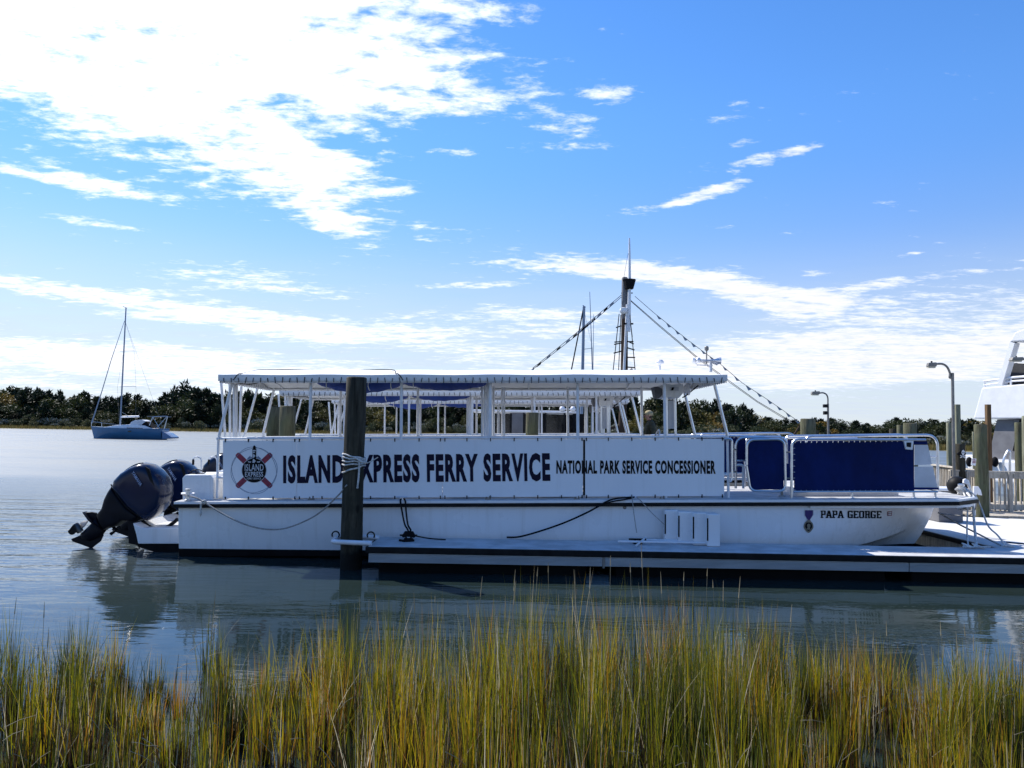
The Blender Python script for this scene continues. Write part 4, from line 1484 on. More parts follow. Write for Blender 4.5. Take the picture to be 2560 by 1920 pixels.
    def quad4(pts):
        q = [gp(*p) for p in pts]
        mb.prism(q, (0, 0.008, 0))
    for ch in 'PAPA GEORGE':
        if ch == 'A':
            quad4([(x, 0), (x + 1.5, 0), (x + 3.5, 8), (x + 2, 8)])
            quad4([(x + 4.3, 0), (x + 6.0, 0), (x + 3.9, 8), (x + 2.3, 8)])
            quad4([(x + 1.5, 2.1), (x + 4.6, 2.1), (x + 4.3, 3.2), (x + 1.8, 3.2)])
            quad4([(x - .2, 0), (x + 2.3, 0), (x + 2.3, .9), (x - .2, .9)])
            quad4([(x + 3.7, 0), (x + 6.3, 0), (x + 6.3, .9), (x + 3.7, .9)])
        elif ch != ' ':
            for (a, b, c, d) in G[ch]:
                quad4([(x + a, b), (x + c, b), (x + c, d), (x + a, d)])
        x += widths[ch]
    part(mb, 'boat_name', M['ink'], hull, smooth=0)

    def flat(pts, m, nm, lift):
        q = [H('B2', a, b) + Vector((0, -lift, 0)) for a, b in pts]
        return part(MB().prism(q, (0, 0.004, 0)), nm, m, hull, smooth=0)
    flat([(178, 128), (365, 128), (365, 218), (285, 325), (238, 325), (178, 232)], M['pale_print'], 'medal_ribbon_edge', 0.002)
    flat([(183, 128), (346, 128), (346, 222), (280, 325), (243, 325), (183, 236)], M['purple'], 'medal_ribbon', 0.006)
    heart = []
    for i in range(36):
        a = 2 * math.pi * i / 36
        hx = 100 * math.sin(a) * (1.0 if math.cos(a) > -0.2 else (1.0 - 0.35 * (-0.2 - math.cos(a)) / 0.8))
        hy = -125 * math.cos(a) if math.cos(a) > 0 else -128 * math.cos(a)
        heart.append((257 + hx, 462 + hy * (0.95 if math.cos(a) > 0 else 1.0)))
    flat(heart, M['gold'], 'medal_heart', 0.002)
    flat([(257 + (a - 257) * 0.70, 455 + (b - 462) * 0.74) for a, b in heart], M['ink'], 'medal_centre', 0.006)
    flat([(222, 525), (215, 495), (240, 480), (222, 450), (228, 415), (258, 400), (288, 420), (290, 460), (278, 485), (290, 510), (280, 528)], M['gold'], 'medal_profile', 0.010)
    flat([(238, 325), (285, 325), (300, 345), (295, 375), (222, 375), (218, 345)], M['gold'], 'medal_hanger', 0.010)
    flat([(1880, 150), (1968, 150), (1960, 244), (1872, 240)], M['red'], 'registration_sticker', 0.002)
    flat([(1890, 160), (1958, 160), (1952, 190), (1888, 190)], M['pale_print'], 'sticker_mark', 0.006)
    flat([(1888, 200), (1952, 200), (1948, 232), (1886, 230)], M['pale_print'], 'sticker_mark', 0.006)
    # ---- bow bitt
    bb = Vector((L('B3', 575, 1320, 0.75).x, 0.75, 1.03))
    mb = MB().lathe([(0.06, 0), (0.06, 0.015), (0.04, 0.03), (0.04, 0.16), (0.055, 0.18), (0.055, 0.21), (0.03, 0.22)], bb)
    mb.tube([bb + Vector((-.11, 0, .12)), bb + Vector((.11, 0, .12))], 0.016)
    part(mb, 'bow_bitt', M['alu'], root)
    return root, bb


ferry, BOW_BITT = make_ferry()
SKIP = ('sign_lettering', 'emblem_red_band', 'emblem_rope_ring', 'emblem_rim', 'emblem_disc', 'emblem_lighthouse', 'emblem_pale_marks', 'emblem_bushes', 'emblem_lettering',
        'boat_name', 'medal_ribbon_edge', 'medal_ribbon', 'medal_heart', 'medal_centre', 'medal_profile', 'medal_hanger', 'registration_sticker', 'sticker_mark', 'bench', 'roof_strap')
f2 = copy_tree(ferry, None, SKIP)
f2.location = (-0.58, 18.0, 0)
f2['label'] = 'white canopied ferry lying between the two other ferries, a man on its deck'
f3 = copy_tree(ferry, None, SKIP)
f3.location = (-0.25, 21.9, -0.05)
f3['label'] = 'white canopied ferry farthest from the near dock, seen through the other two'

# ================================================================== DOCKS
DZ = 0.40
DX0 = at('R7', 420, 960, 11.6).x
# long finger dock the ferry lies at
dock = thing('floating_dock', 'long pale floating dock with ribbed grey siding lying along the near ferry', 'dock', (2, 12.1, 0))
part(MB().box(DX0, 16, 11.63, 12.62, DZ - 0.06, DZ), 'dock_deck', M['dockdeck'], dock, smooth=0, bevel=0.01)
part(MB().box(DX0 - 0.03, 16, 11.575, 11.627, DZ - 0.095, DZ - 0.003), 'rubber_strip', M['black'], dock, smooth=0, bevel=0.012)
part(MB().box(DX0 - 0.035, DX0 - 0.003, 11.63, 12.62, DZ - 0.095, DZ - 0.004), 'rubber_strip', M['black'], dock, smooth=0, bevel=0.01)
XJ = at('R8', 890, 1040, 11.6).x
for a, b in ((DX0 + 0.02, XJ - 0.02), (XJ + 0.02, XJ + 4.6), (XJ + 4.615, 16)):
    mb = MB()
    z1, z0, nrib = DZ - 0.098, 0.165, 7
    rows = []
    for k in range(nrib):
        h = (z1 - z0) / nrib
        zt_ = z1 - k * h
        rows += [(11.600, zt_), (11.594, zt_ - h * .12), (11.594, zt_ - h * .80), (11.604, zt_ - h * .9), (11.604, zt_ - h)]
    mb.grid([[Vector((a, y, z)) for y, z in rows], [Vector((b, y, z)) for y, z in rows]])
    mb.box(a, b, 11.61, 11.65, z0, z1)
    part(mb, 'siding_panel', M['siding'], dock, smooth=0)
part(MB().box(XJ - 0.017, XJ + 0.017, 11.585, 11.62, 0.14, DZ - 0.10), 'joint_bracket', M['steel'], dock, smooth=0)
for a, b in ((DX0 + .15, XJ - .25), (XJ + .2, XJ + 4.3), (XJ + 4.7, 15.8)):
    part(MB().box(a, b, 11.72, 12.58, -0.35, 0.30), 'dock_float', M['float'], dock, smooth=0, bevel=0.03)
for xx in (at('R7', 855, 770, 12.35).x, at('R8', 1270, 865, 12.2).x):
    mb = MB().box(xx - .07, xx + .07, 12.32, 12.44, DZ + .001, DZ + .02)
    mb.tube([(xx - .04, 12.38, DZ + .02), (xx - .04, 12.38, DZ + .06)], .015, 6).tube([(xx + .04, 12.38, DZ + .02), (xx + .04, 12.38, DZ + .06)], .015, 6)
    mb.tube([(xx - .14, 12.38, DZ + .07), (xx + .14, 12.38, DZ + .07)], .016, 6)
    part(mb, 'dock_cleat', M['black'], dock)
# wide landing dock past the bow
LX = 8.03
ld = thing('landing_dock', 'broad pale landing dock with a black edge past the bow of the near ferry', 'dock', (11, 15, 0))
part(MB().prism([(LX, 12.63, DZ - .07), (16, 12.63, DZ - .07), (16, 16.1, DZ - .07), (9.9, 17.5, DZ - .07), (LX - .05, 17.5, DZ - .07)], (0, 0, 0.072)), 'landing_deck', M['landing'], ld, smooth=0)
part(MB().box(LX - .06, LX - .004, 12.66, 17.4, DZ - .085, DZ - .006), 'rubber_strip', M['black'], ld, smooth=0, bevel=.01)
part(MB().box(LX - .02, LX + .03, 12.68, 17.4, 0.10, DZ - .09), 'fascia_board', M['plank'], ld, smooth=0)
part(MB().box(LX + .15, 15.8, 12.9, 15.9, -.3, 0.31), 'dock_float', M['float'], ld, smooth=0)
# pipe collar guiding the dock on the near pile
PX = at('P', 890, 1350, 12.0).x
gd = thing('pile_guide', 'white pipe collar with roller hoops round the near pile at the dock end', 'bracket', (PX, 12.0, DZ))
r_ = 0.28
part(MB().tube(fillet([(DX0 + .04, 11.72, DZ + .03), (PX - r_ - .03, 11.72, DZ + .045), (PX - r_ - .03, 12.34, DZ + .045), (DX0 + .04, 12.34, DZ + .03)], .1), .038, 10), 'collar_pipe', M['pipe'], gd)
for x in (PX - .27, PX + .27):
    c = Vector((x, 11.78, DZ + .09))
    part(MB().tube([c + Vector((.055 * math.cos(a), 0, .05 + .055 * math.sin(a))) for a in np.linspace(-.6, 3.7, 14)], .012, 6), 'roller_hoop', M['black'], gd)

# boarding steps set against the hull: four white treads seen end on
st = thing('boarding_steps', 'four white box steps with dark hand slots standing on the dock against the hull', 'steps', tuple(at('R8', 1840, 880, 12.4)))
for i, (xa, xb, yt, yb) in enumerate(((1545, 1682, 532, 832), (1690, 1838, 548, 864), (1845, 1990, 560, 882), (1996, 2130, 575, 905))):
    Y = 12.52 - i * 0.115
    a, b = at('R8', xa, yt, Y), at('R8', xb, yb, Y)
    part(MB().box(a.x, b.x, Y, Y + 0.16 if i < 3 else Y + .3, DZ + .004, a.z), 'step_box', M['gel'], st, smooth=0, bevel=.018)
    q = at('R8', xa - 5, yt + 45, Y - .002)
    q2 = at('R8', xa + 6, yb - 45, Y - .002)
    part(MB().box(q.x, q2.x, Y - .006, Y + .02, q2.z, q.z), 'hand_slot', M['black'], st, smooth=0)
mb = MB()
for (xa, ya, xb, yb, xc, yc) in ((1040, 833, 1500, 885, 1990, 889), (1160, 835, 1500, 835, 1690, 838)):
    Y = 12.25 if ya == 833 else 12.45
    mb.tube(fillet([Vector((at('R8', x, y, Y).x, Y, DZ + .05)) for x, y in ((xa, ya), (xb, yb), (xc, yc))], .1), .018, 8)
mb.tube([(at('R8', 1230, 885, 12.1).x, 12.05, DZ + .02), (at('R8', 1345, 830, 12.4).x, 12.45, DZ + .09)], .016, 6)
part(mb, 'folded_handrail', M['pipe'], st)

# ================================================================== PILES
def pile(cr, x0, x1, ytop, Y, m, label, group='wooden piles', z0=-0.6, square=False, lean=0.0, name='piling', cat='piling', seed=0):
    a, b = at(cr, x0, ytop, Y), at(cr, x1, ytop, Y)
    r = (b.x - a.x) / 2
    c = (a + b) / 2
    rr = random.Random(seed + int(x0 * 7 + Y * 13))
    mb = MB()
    n = 10
    seg = 4 if square else 18
    rows = []
    ph = rr.uniform(0, 6)
    for i in range(n):
        t = i / (n - 1)
        z = z0 + (c.z - z0) * t
        cx = c.x - lean * (c.z - z)
        ring = []
        for k in range(seg):
            an = 2 * math.pi * k / seg + (math.pi / 4 if square else 0)
            q = r * (1.414 if square else 1.0) * (1.0 if square else (1 + 0.035 * math.sin(an * 3 + ph + z * 2) + 0.02 * math.sin(an * 7 + z * 5)) * (1.08 - 0.08 * t))
            ring.append(Vector((cx + q * math.cos(an), Y + q * math.sin(an), z)))
        rows.append(ring)
    if not square:
        rows.append([Vector((c.x + (p.x - c.x) * .9, Y + (p.y - Y) * .9, c.z + .018)) for p in rows[-1]])
    mb.grid(rows, True)
    o = len(mb.v) - seg
    mb.f.append(tuple(range(o, o + seg)))
    ob = solo(mb, name, m, label, cat, group, smooth=50)
    return ob, c, r


near_pile, pc, pr_ = pile('P', 866, 916, 946, 12.0, M['pile_dark'], 'tall dark round pile in front of the ferry lettering, wrapped in white rope')
pile('P', 669, 701, 1019, 17.25, M['pile'], 'shorter left pile of the pair behind the canopy of the near ferry')
pile('P', 701, 740, 1017, 16.5, M['pile'], 'thicker right pile of the pair behind the canopy of the near ferry')
pile('R3', 1340, 1472, 568, 17.0, M['pile'], 'lone thick pile seen between the posts amidships of the near ferry')
pile('A3', 1143, 1256, 470, 16.9, M['pile'], 'thick weathered pile rising behind the blue bow canvas of the near ferry')
pile('P', 2036, 2047, 1078, 19.3, M['pile_dark'], 'dark stub of a pile beside the thick one behind the blue bow canvas')
pile('A3', 1960, 2057, 504, 19.6, M['pile'], 'pale topped thick pile behind the end of the bow rail')
pile('A3', 1905, 1962, 518, 21.2, M['pile'], 'thin pile close beside the pale topped one behind the bow rail')
pile('A3', 1845, 1905, 548, 22.0, M['pile_dark'], 'low black pile top beside the thin pile behind the bow rail')
pile('B3', 366, 441, 322, 24.5, M['pile_pale'], 'slim pale green pile just left of the tall lamp post')
pile('B3', 480, 541, 62, 26.0, M['pile_pale'], 'tall square timber post just right of the tall lamp post', square=True)
skp, skc, skr = pile('B3', 482, 617, 615, 19.4, M['pile_dark'], 'squat black pile carrying a skull sign beside the lamp post')
bigp, bpc, bpr = pile('B3', 757, 917, 347, 17.75, M['pile'], 'thick brown green pile on the landing dock edge, a red notice on its side')
pile('B3', 910, 966, 62, 21.5, M['brown'], 'tall square brown post behind the pile with the red notice', square=True)
pile('B3', 722, 762, 446, 21.8, M['pile_pale'], 'thin pale post half hidden by the pile with the red notice')
pile('B3', 1313, 1432, 318, 22.5, M['pile'], 'green topped pile behind the wooden railing under the white yacht')
pile('B3', 1414, 1520, 228, 20.4, M['pile_pale'], 'pale green pile at the right edge in front of the white yacht')

# skull sign and red notice
sg = thing('skull_sign', 'small black diamond sign with a white skull and crossed bones on the squat pile', 'sign', tuple(at('B3', 570, 740, 19.2)))
Ys = 19.4 - skr - 0.03
q = [at('B3', x, y, Ys) for x, y in ((508, 745), (585, 678), (640, 745), (580, 805))]
part(MB().prism(q, (0, .02, 0)), 'sign_board', M['ink'], sg, smooth=0)
sk = [at('B3', x, y, Ys - .006) for x, y in ((580, 700), (600, 688), (618, 705), (620, 735), (608, 748), (608, 765), (586, 765), (586, 748), (574, 735))]
part(MB().prism(sk, (0, .005, 0)), 'skull', M['white'], sg, smooth=0)
for x in (588, 606):
    e = at('B3', x, 728, Ys - .007)
    part(MB().lathe([(.012, 0), (.012, .004)], e, (0, 1, 0), 8), 'eye_socket', M['ink'], sg, smooth=0)
for a, b in (((556, 765), (622, 800)), ((622, 768), (556, 798))):
    part(MB().bar(at('B3', *a, Ys - .008), at('B3', *b, Ys - .008), .02, .012, (0, 1, 0)), 'bone', M['white'], sg, smooth=0)
nt = thing('notice', 'small white notice with red print fixed to the left side of the thick pile', 'sign', tuple(at('B3', 745, 900, 17.6)))
q = [at('B3', x, y, 17.6) for x, y in ((722, 808), (780, 812), (768, 908), (708, 900))]
part(MB().prism(q, (0, .012, 0)), 'notice_board', M['white'], nt, smooth=0)
for y in (822, 842, 860):
    q = [at('B3', x, yy, 17.594) for x, yy in ((728, y), (772, y + 3), (770, y + 13), (726, y + 10))]
    part(MB().prism(q, (0, .004, 0)), 'red_print', M['red'], nt, smooth=0)

# ================================================================== WOODEN PIER WITH RAILING
pier = thing('wooden_pier', 'grey plank pier with dark gaps below the railing past the landing dock', 'pier', (13, 19, 0))
for i in range(22):
    y0 = 17.75 + i * 0.19 if i < 12 else 17.75 + i * 0.19
    part(MB().box(10.9 if y0 < 19.0 else 11.9, 18, y0, y0 + 0.175, 0.36, 0.40), 'deck_plank', M['plank'], pier, smooth=0)
for z in (0.14, ):
    part(MB().box(10.9, 18, 17.70, 17.745, z, 0.355), 'fascia_beam', M['plank'], pier, smooth=0)
for x in (11.4, 13.0, 14.6, 16.4):
    part(MB().box(x - .09, x + .09, 18.0, 18.18, -.6, .35), 'pier_leg', M['pile_dark'], pier, smooth=0)
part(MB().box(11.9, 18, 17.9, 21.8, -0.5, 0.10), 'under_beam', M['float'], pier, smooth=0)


def railing(name, label, a, b, z0, z1, nb, posts):
    a, b = Vector((*a, 0)), Vector((*b, 0))
    t = thing(name, label, 'railing', ((a.x + b.x) / 2, (a.y + b.y) / 2, z0), 'wooden pier railings')
    d = (b - a).normalized()
    nrm = Vector((-d.y, d.x, 0))
    if nrm.y > 0:
        nrm = -nrm
    A, B = Vector((a.x, a.y, 0)), Vector((b.x, b.y, 0))
    zz = lambda p, z: Vector((p.x, p.y, z))
    part(MB().bar(zz(A, z1), zz(B, z1), .15, .04), 'top_rail', M['plank'], t, smooth=0)
    part(MB().bar(zz(A + nrm * .045, z1 - .09), zz(B + nrm * .045, z1 - .09), .035, .13), 'upper_board', M['plank'], t, smooth=0)
    part(MB().bar(zz(A + nrm * .045, z0 + .14), zz(B + nrm * .045, z0 + .14), .035, .13), 'lower_board', M['plank'], t, smooth=0)
    n = int(nb)
    bal = None
    for k in range(n):
        p = A.lerp(B, (k + .5) / n)
        q = MB().bar(zz(p, z0 + .04), zz(p, z1 - .03), .04, .04, d)
        part(q, 'baluster', M['plank'], t, smooth=0)
    for f in posts:
        p = A.lerp(B, f) + nrm * .085
        part(MB().bar(zz(p, z0 - .25), zz(p, z1 + .0), .085, .085, d), 'railing_post', M['plank'], t, smooth=0)
    return t


railing('wooden_railing', 'long bleached wooden railing with slim balusters in front of the white yacht', (11.55, 18.75), (17.5, 18.75), .38, 1.37, 46, (0.11, 0.255, 0.5, 0.75, 0.99))
railing('wooden_railing', 'short bleached railing running back past the lamp post and squat pile', (11.95, 19.55), (12.85, 23.2), .38, 1.36, 26, (0.02, 0.35, 0.68, 0.98))
railing('wooden_railing', 'stub of bleached railing between the squat pile and the thick pile', (11.15, 19.4), (11.95, 19.3), .38, 1.36, 6, (0.5,))
bh = thing('boarding_handrail', 'bent grey pipe handrail standing on the pier railing below the yacht', 'handrail', tuple(at('B3', 1200, 960, 19.4)))
part(MB().tube(fillet([at('B3', x, y, 19.4) for x, y in ((1150, 1200), (1150, 820), (1222, 692), (1245, 720), (1240, 1200))], .12), .028), 'handrail_pipe', M['alu'], bh)
bx = thing('dock_box', 'long pale grey dock box with a lighter lid behind the bow of the near ferry', 'box', (9.7, 16.4, DZ))
a, b = at('B3', 255, 1175, 16.2), at('B3', 590, 1160, 16.2)
part(MB().box(a.x, b.x, 16.2, 16.8, DZ + .005, 1.06), 'box_body', M['greycloth'], bx, smooth=0, bevel=.02)
part(MB().box(a.x - .03, b.x + .05, 16.16, 16.84, 1.063, 1.12), 'box_lid', M['gel'], bx, smooth=0, bevel=.02)
# white bumper strapped to the thick pile
bp = thing('pile_bumper', 'white curved bumper strapped to the foot of the thick pile', 'bumper', tuple(at('B3', 800, 1300, 17.5)))
q = [at('B3', x, y, 17.52) for x, y in ((748, 1195), (810, 1195), (845, 1250), (862, 1320), (810, 1315), (800, 1290), (775, 1320), (775, 1600), (740, 1600))]
part(MB().prism(q, (0, .06, 0)), 'bumper_pad', M['white'], bp, smooth=0, bevel=.01)

# ================================================================== LAMP POSTS
def lamp(label, foot, top, arm, Y, r, head, zfoot, boxes=()):
    """pole from foot to top, arm as pixel path, head = pixel box"""
    cr = head[0]
    pf, ptp = at(*foot, Y), at(*top, Y)
    pf.z = zfoot
    t = thing('street_lamp', label, 'street lamp', tuple(pf), 'dock lamps')
    part(MB().tube([pf, pf.lerp(ptp, .5), ptp], r, 10), 'pole', M['steel'], t)
    part(MB().lathe([(r * 2.2, 0), (r * 2.2, .03), (r * 1.3, .05)], pf), 'pole_base', M['steel'], t)
    pts = spline([at(cr, x, y, Y) for x, y in arm], 5)
    part(MB().tube(pts, r * .75, 8), 'arm', M['steel'], t)
    _, x0, y0, x1, y1 = head
    a, b = at(cr, x0, y0, Y), at(cr, x1, y1, Y)
    w, h = b.x - a.x, a.z - b.z
    prof = [Vector((a.x, Y - w * .22, b.z + h * .25)), Vector((a.x + w * .1, Y - w * .22, a.z - h * .1)), Vector((b.x - w * .1, Y - w * .22, a.z)), Vector((b.x, Y - w * .22, a.z - h * .35)), Vector((b.x - w * .1, Y - w * .22, b.z + h * .25))]
    hd = part(MB().prism(prof, (0, w * .44, 0)), 'lamp_head', M['steel'], t, smooth=0, bevel=h * .08)
    part(MB().box(a.x + w * .06, b.x - w * .18, Y - w * .18, Y + w * .18, b.z, b.z + h * .24), 'lamp_lens', M['lens'], hd, smooth=0)
    part(MB().lathe([(h * .14, 0), (h * .16, h * .25), (h * .05, h * .3)], ((a.x + b.x) / 2, Y, a.z - h * .05)), 'photocell', M['black'], hd)
    for (bx0, by0, bx1, by1) in boxes:
        p, q = at(cr, bx0, by0, Y - .1), at(cr, bx1, by1, Y - .1)
        part(MB().box(p.x, q.x, Y - .2, Y - .02, q.z, p.z), 'floodlight', M['black'], t, smooth=0, bevel=.01)
    return t


lamp('tall grey lamp post with a curved arm beside the squat skull sign pile', ('R6', 377, 1090), ('R6', 366, 395), [(366, 425), (348, 425), (349, 395), (330, 355), (300, 337), (258, 337)], 19.2, .037, ('R6', 200, 326, 262, 364), .38)
lamp('farther silver lamp post carrying two black floodlights behind the bow rail', ('A3', 1362, 590), ('A3', 1358, 345), [(1358, 350), (1357, 300), (1345, 272), (1318, 259), (1288, 262)], 33.0, .045, ('A3', 1224, 246, 1294, 280), 0.0, ((1322, 350, 1352, 376), (1324, 404, 1348, 432)))
lamp('lamp head reaching in from the right edge in front of the yacht', ('R6', 880, 1100), ('R6', 880, 330), [(880, 345), (875, 320), (850, 308), (822, 306)], 24.0, .045, ('R6', 738, 292, 822, 324), .38)

# ================================================================== BOW GEAR AND MOORING LINES
def line(label, pts, r=.014, m='rope', n=6, name='mooring_line', group='mooring lines'):
    return solo(MB().tube(spline(pts, n), r, 6), name, M[m], label, 'rope', group)


def off(v, dx=0, dy=0, dz=0):
    return Vector((v.x + dx, v.y + dy, v.z + dz))


bm_w = ferry.matrix_world.copy()
Rm = Matrix.Rotation(-TRIM, 4, 'Y')
BB = Vector((0, FERRY_Y, 0)) + (Rm @ BOW_BITT)
bl = solo(MB().ball((BB.x + .13, BB.y + .35, BB.z + .16), .17, 16, 12), 'fender_ball', M['black'], 'round black fender ball lying on the bow of the near ferry', 'fender', smooth=60)
an = thing('anchor', 'pale plough anchor standing on the bow roller of the near ferry', 'anchor', (BB.x + .15, BB.y + .1, BB.z))
part(MB().prism([at('B3', x, y, BB.y + .08) for x, y in ((610, 1100), (640, 1088), (672, 1110), (708, 1225), (695, 1235), (668, 1170), (606, 1150))], (0, .05, 0)), 'fluke', M['white'], an, smooth=0, bevel=.01)
part(MB().tube([at('B3', x, y, BB.y + .1) for x, y in ((660, 1110), (700, 1250), (720, 1340))], .018), 'shank', M['alu'], an)
wr = MB()
for k in range(4):
    z = BB.z + .05 + .03 * k
    wr.tube([(BB.x + (.055 + .004 * (k % 2)) * math.cos(a), BB.y + .055 * math.sin(a), z + .012 * math.sin(a * 2 + k)) for a in np.linspace(0, 2 * math.pi, 17)], .016, 6)
for k in range(3):
    wr.tube(spline([(BB.x - .1, BB.y - .02 * k, BB.z + .13), (BB.x - .02, BB.y - .07, BB.z + .16 - .03 * k), (BB.x + .06 + .03 * k, BB.y - .06, BB.z + .08), (BB.x + .12, BB.y, BB.z + .13 - .02 * k)], 5), .015, 6)
solo(wr, 'rope_hitch', M['rope'], 'bunch of white rope hitched round the bow bitt of the near ferry', 'rope', 'mooring lines')
Yl = 12.62
line('white line hanging straight from the bow bitt to the dock edge', [BB + Vector((0, -.05, .08)), at('A8', 1655, 90, 13.15), at('A8', 1672, 130, 13.1), at('A8', 1672, 260, 13.0), at('A8', 1668, 420, 12.8), Vector((at('A8', 1665, 540, 12.55).x, 12.5, DZ + .02))], .014)
line('thick twisted pale line hanging from the bow down to the dock', [BB + Vector((.05, -.05, .08)), at('A8', 1700, 85, 13.15), at('A8', 1722, 150, 13.1), at('A8', 1735, 300, 13.0), at('A8', 1745, 420, 12.8), Vector((at('A8', 1760, 540, 12.5).x, 12.5, DZ + .02))], .022)
line('pale line curving from the bow across to a cleat on the landing dock', [BB + Vector((.1, 0, .1)), at('A8', 1745, 70, 13.3), at('A8', 1800, 180, 13.3), at('A8', 1870, 360, 13.1), at('A8', 1960, 450, 12.9), Vector((at('A8', 2045, 520, 12.7).x, 12.72, DZ + .02))], .014)
line('dark line running from the stem down to the dock cleats', [at('A8', 1395, 235, 14.0), at('A8', 1450, 265, 13.8), at('A8', 1600, 350, 13.5), at('A8', 1760, 430, 13.1), Vector((at('A8', 1990, 520, 12.75).x, 12.75, DZ + .02))], .014, 'oldrope')
line('loose dark bight of rope sagging under the bow flange', [at('A8', 1560, 180, 13.6), at('A8', 1600, 205, 13.6), at('A8', 1660, 195, 13.5), at('A8', 1690, 150, 13.4)], .012, 'rope')
line('dark rope loop lying over the landing dock behind the bow', [at('A8', 1400, 240, 14.4), at('A8', 1520, 255, 14.3), at('A8', 1640, 265, 14.1), at('A8', 1720, 240, 13.9), at('A8', 1755, 170, 13.6), at('A8', 1745, 90, 13.4)], .012, 'oldrope')
kn = MB()
for (x, Y) in ((1665, 12.5), (1762, 12.48), (2045, 12.72)):
    c = at('A8', x, 540 if x < 2000 else 520, Y)
    for k in range(4):
        kn.tube(spline([(c.x - .09 + .03 * k, Y - .04, DZ + .02), (c.x - .02 * k, Y + .02, DZ + .05 + .01 * k), (c.x + .07 - .02 * k, Y - .03, DZ + .03), (c.x + .1, Y + .05 - .03 * k, DZ + .015)], 5), .014, 6)
for (x) in (1850, ):
    kn.tube(spline([at('A8', 1770, 555, 12.45), at('A8', 1820, 560, 12.4), at('A8', 1890, 562, 12.42)], 4), .012, 6)
solo(kn, 'rope_knots', M['rope'], 'white knotted rope ends lying on the dock below the bow', 'rope', 'mooring lines')
line('black line lying on the landing dock at the right edge', [at('A8', 2045, 515, 12.72), at('A8', 2120, 525, 12.72), at('A8', 2230, 533, 12.72)], .01, 'black_rope')

# stern line: bitt -> sag -> near pile, hitch on the pile
s0 = at('R1', 1700, 760, 12.78)
fr_y = 12.0 - pr_
line('long pale stern line sagging from the stern bitt to the near pile', [s0, at('R1', 1850, 790, 12.66), at('R1', 1980, 850, 12.6), at('P', 552, 1282, 12.55), at('P', 610, 1310, 12.5), at('P', 665, 1323, 12.4), at('P', 720, 1319, 12.3), at('P', 790, 1288, 12.15), at('P', 842, 1242, 12.0), at('P', 868, 1212, 11.86)], .013, 'oldrope')
st_k = MB()
st_k.tube(spline([at('R1', 1960, 850, 12.62), at('R1', 2000, 835, 12.56), at('R1', 2015, 865, 12.58), at('R1', 1975, 870, 12.6), at('R1', 1950, 900, 12.62), at('R1', 1942, 990, 12.62)], 5), .016, 6)
st_k.lathe([(.012, .02), (.024, 0), (.02, -.03), (.006, -.07)], at('R1', 1945, 1000, 12.62))
solo(st_k, 'rope_tail', M['rope'], 'short knotted rope tail hanging over the stern corner of the ferry', 'rope', 'mooring lines')
hw = MB()
zc_ = [at('R2', 1580, y, fr_y).z for y in (1025, 1050, 1080, 1112, 1165)]
for k, z in enumerate(zc_):
    tl = (0.03, 0.015, 0.0, -0.01, -0.05)[k]
    R_ = pr_ * 1.03 + .012
    hw.tube([(pc.x + R_ * math.cos(a), 12.0 + R_ * math.sin(a), z - tl * math.cos(a) * 1.2 + .006 * math.sin(a * 5 + k)) for a in np.linspace(0, 2 * math.pi, 29)], .0135, 6)
hw.tube(spline([at('R2', 1560, 1035, fr_y - .03), at('R2', 1600, 1060, fr_y - .05), at('R2', 1640, 1085, fr_y - .05), at('R2', 1690, 1090, fr_y + .02)], 5), .014, 6)
hw.tube(spline([at('R2', 1610, 1065, fr_y - .04), at('R2', 1608, 1150, fr_y - .035), at('R2', 1602, 1250, fr_y - .03), at('R2', 1590, 1345, fr_y - .03)], 5), .015, 6)
hw.tube(spline([at('R2', 1690, 1098, fr_y + .05), at('R2', 1740, 1075, fr_y + .05), at('R2', 1808, 1035, fr_y + .05)], 4), .009, 6)
hw.lathe([(.01, .01), (.018, 0), (.014, -.02)], at('R2', 1590, 1352, fr_y - .03))
solo(hw, 'rope_hitch', M['rope'], 'white rope hitch wound several times round the near pile', 'rope', 'mooring lines')
line('doubled black line hanging from the deck to the cleat near the pile', [at('R7', 775, 415, 12.72), at('R7', 770, 440, 12.64), at('R7', 790, 560, 12.6), at('R7', 815, 680, 12.5), at('R7', 845, 735, 12.42), at('R7', 860, 765, 12.38), at('R7', 880, 745, 12.42), at('R7', 850, 690, 12.5), at('R7', 832, 560, 12.6), at('R7', 822, 440, 12.64), at('R7', 805, 412, 12.72)], .014, 'black_rope')
cl = MB()
c = at('R7', 860, 775, 12.38)
for k in range(4):
    cl.tube([(c.x + (.10 - .012 * k) * math.cos(a), 12.38 + .06 * math.sin(a), DZ + .06 + .018 * k + .01 * math.sin(3 * a)) for a in np.linspace(0, 2 * math.pi, 15)], .014, 6)
cl.tube(spline([(c.x + .08, 12.36, DZ + .07), (c.x + .35, 12.34, DZ + .03), (c.x + .6, 12.36, DZ + .015)], 4), .011, 6)
cl.tube(spline([(c.x - .12, 12.2, DZ + .015), (c.x - .02, 12.12, DZ + .02), (c.x + .1, 12.2, DZ + .015), (c.x, 12.26, DZ + .02)], 5), .02, 6)
solo(cl, 'rope_coil', M['black_rope'], 'black rope belayed round the dock cleat near the pile', 'rope', 'mooring lines')
line('black spring line slanting down the hull from the midships cleat to the dock', [at('R8', 1215, 395, 12.72), at('R8', 1130, 400, 12.66), at('R8', 960, 425, 12.63), at('R8', 740, 545, 12.6), at('R8', 500, 655, 12.6), at('R8', 250, 745, 12.6), at('R8', 0, 815, 12.6), at('R7', 1900, 822, 12.6)], .015, 'black_rope')
line('second black strand beside the midships cleat', [at('R8', 1200, 402, 12.70), at('R8', 1090, 425, 12.63), at('R8', 990, 440, 12.63), at('R8', 860, 478, 12.63)], .012, 'black_rope')
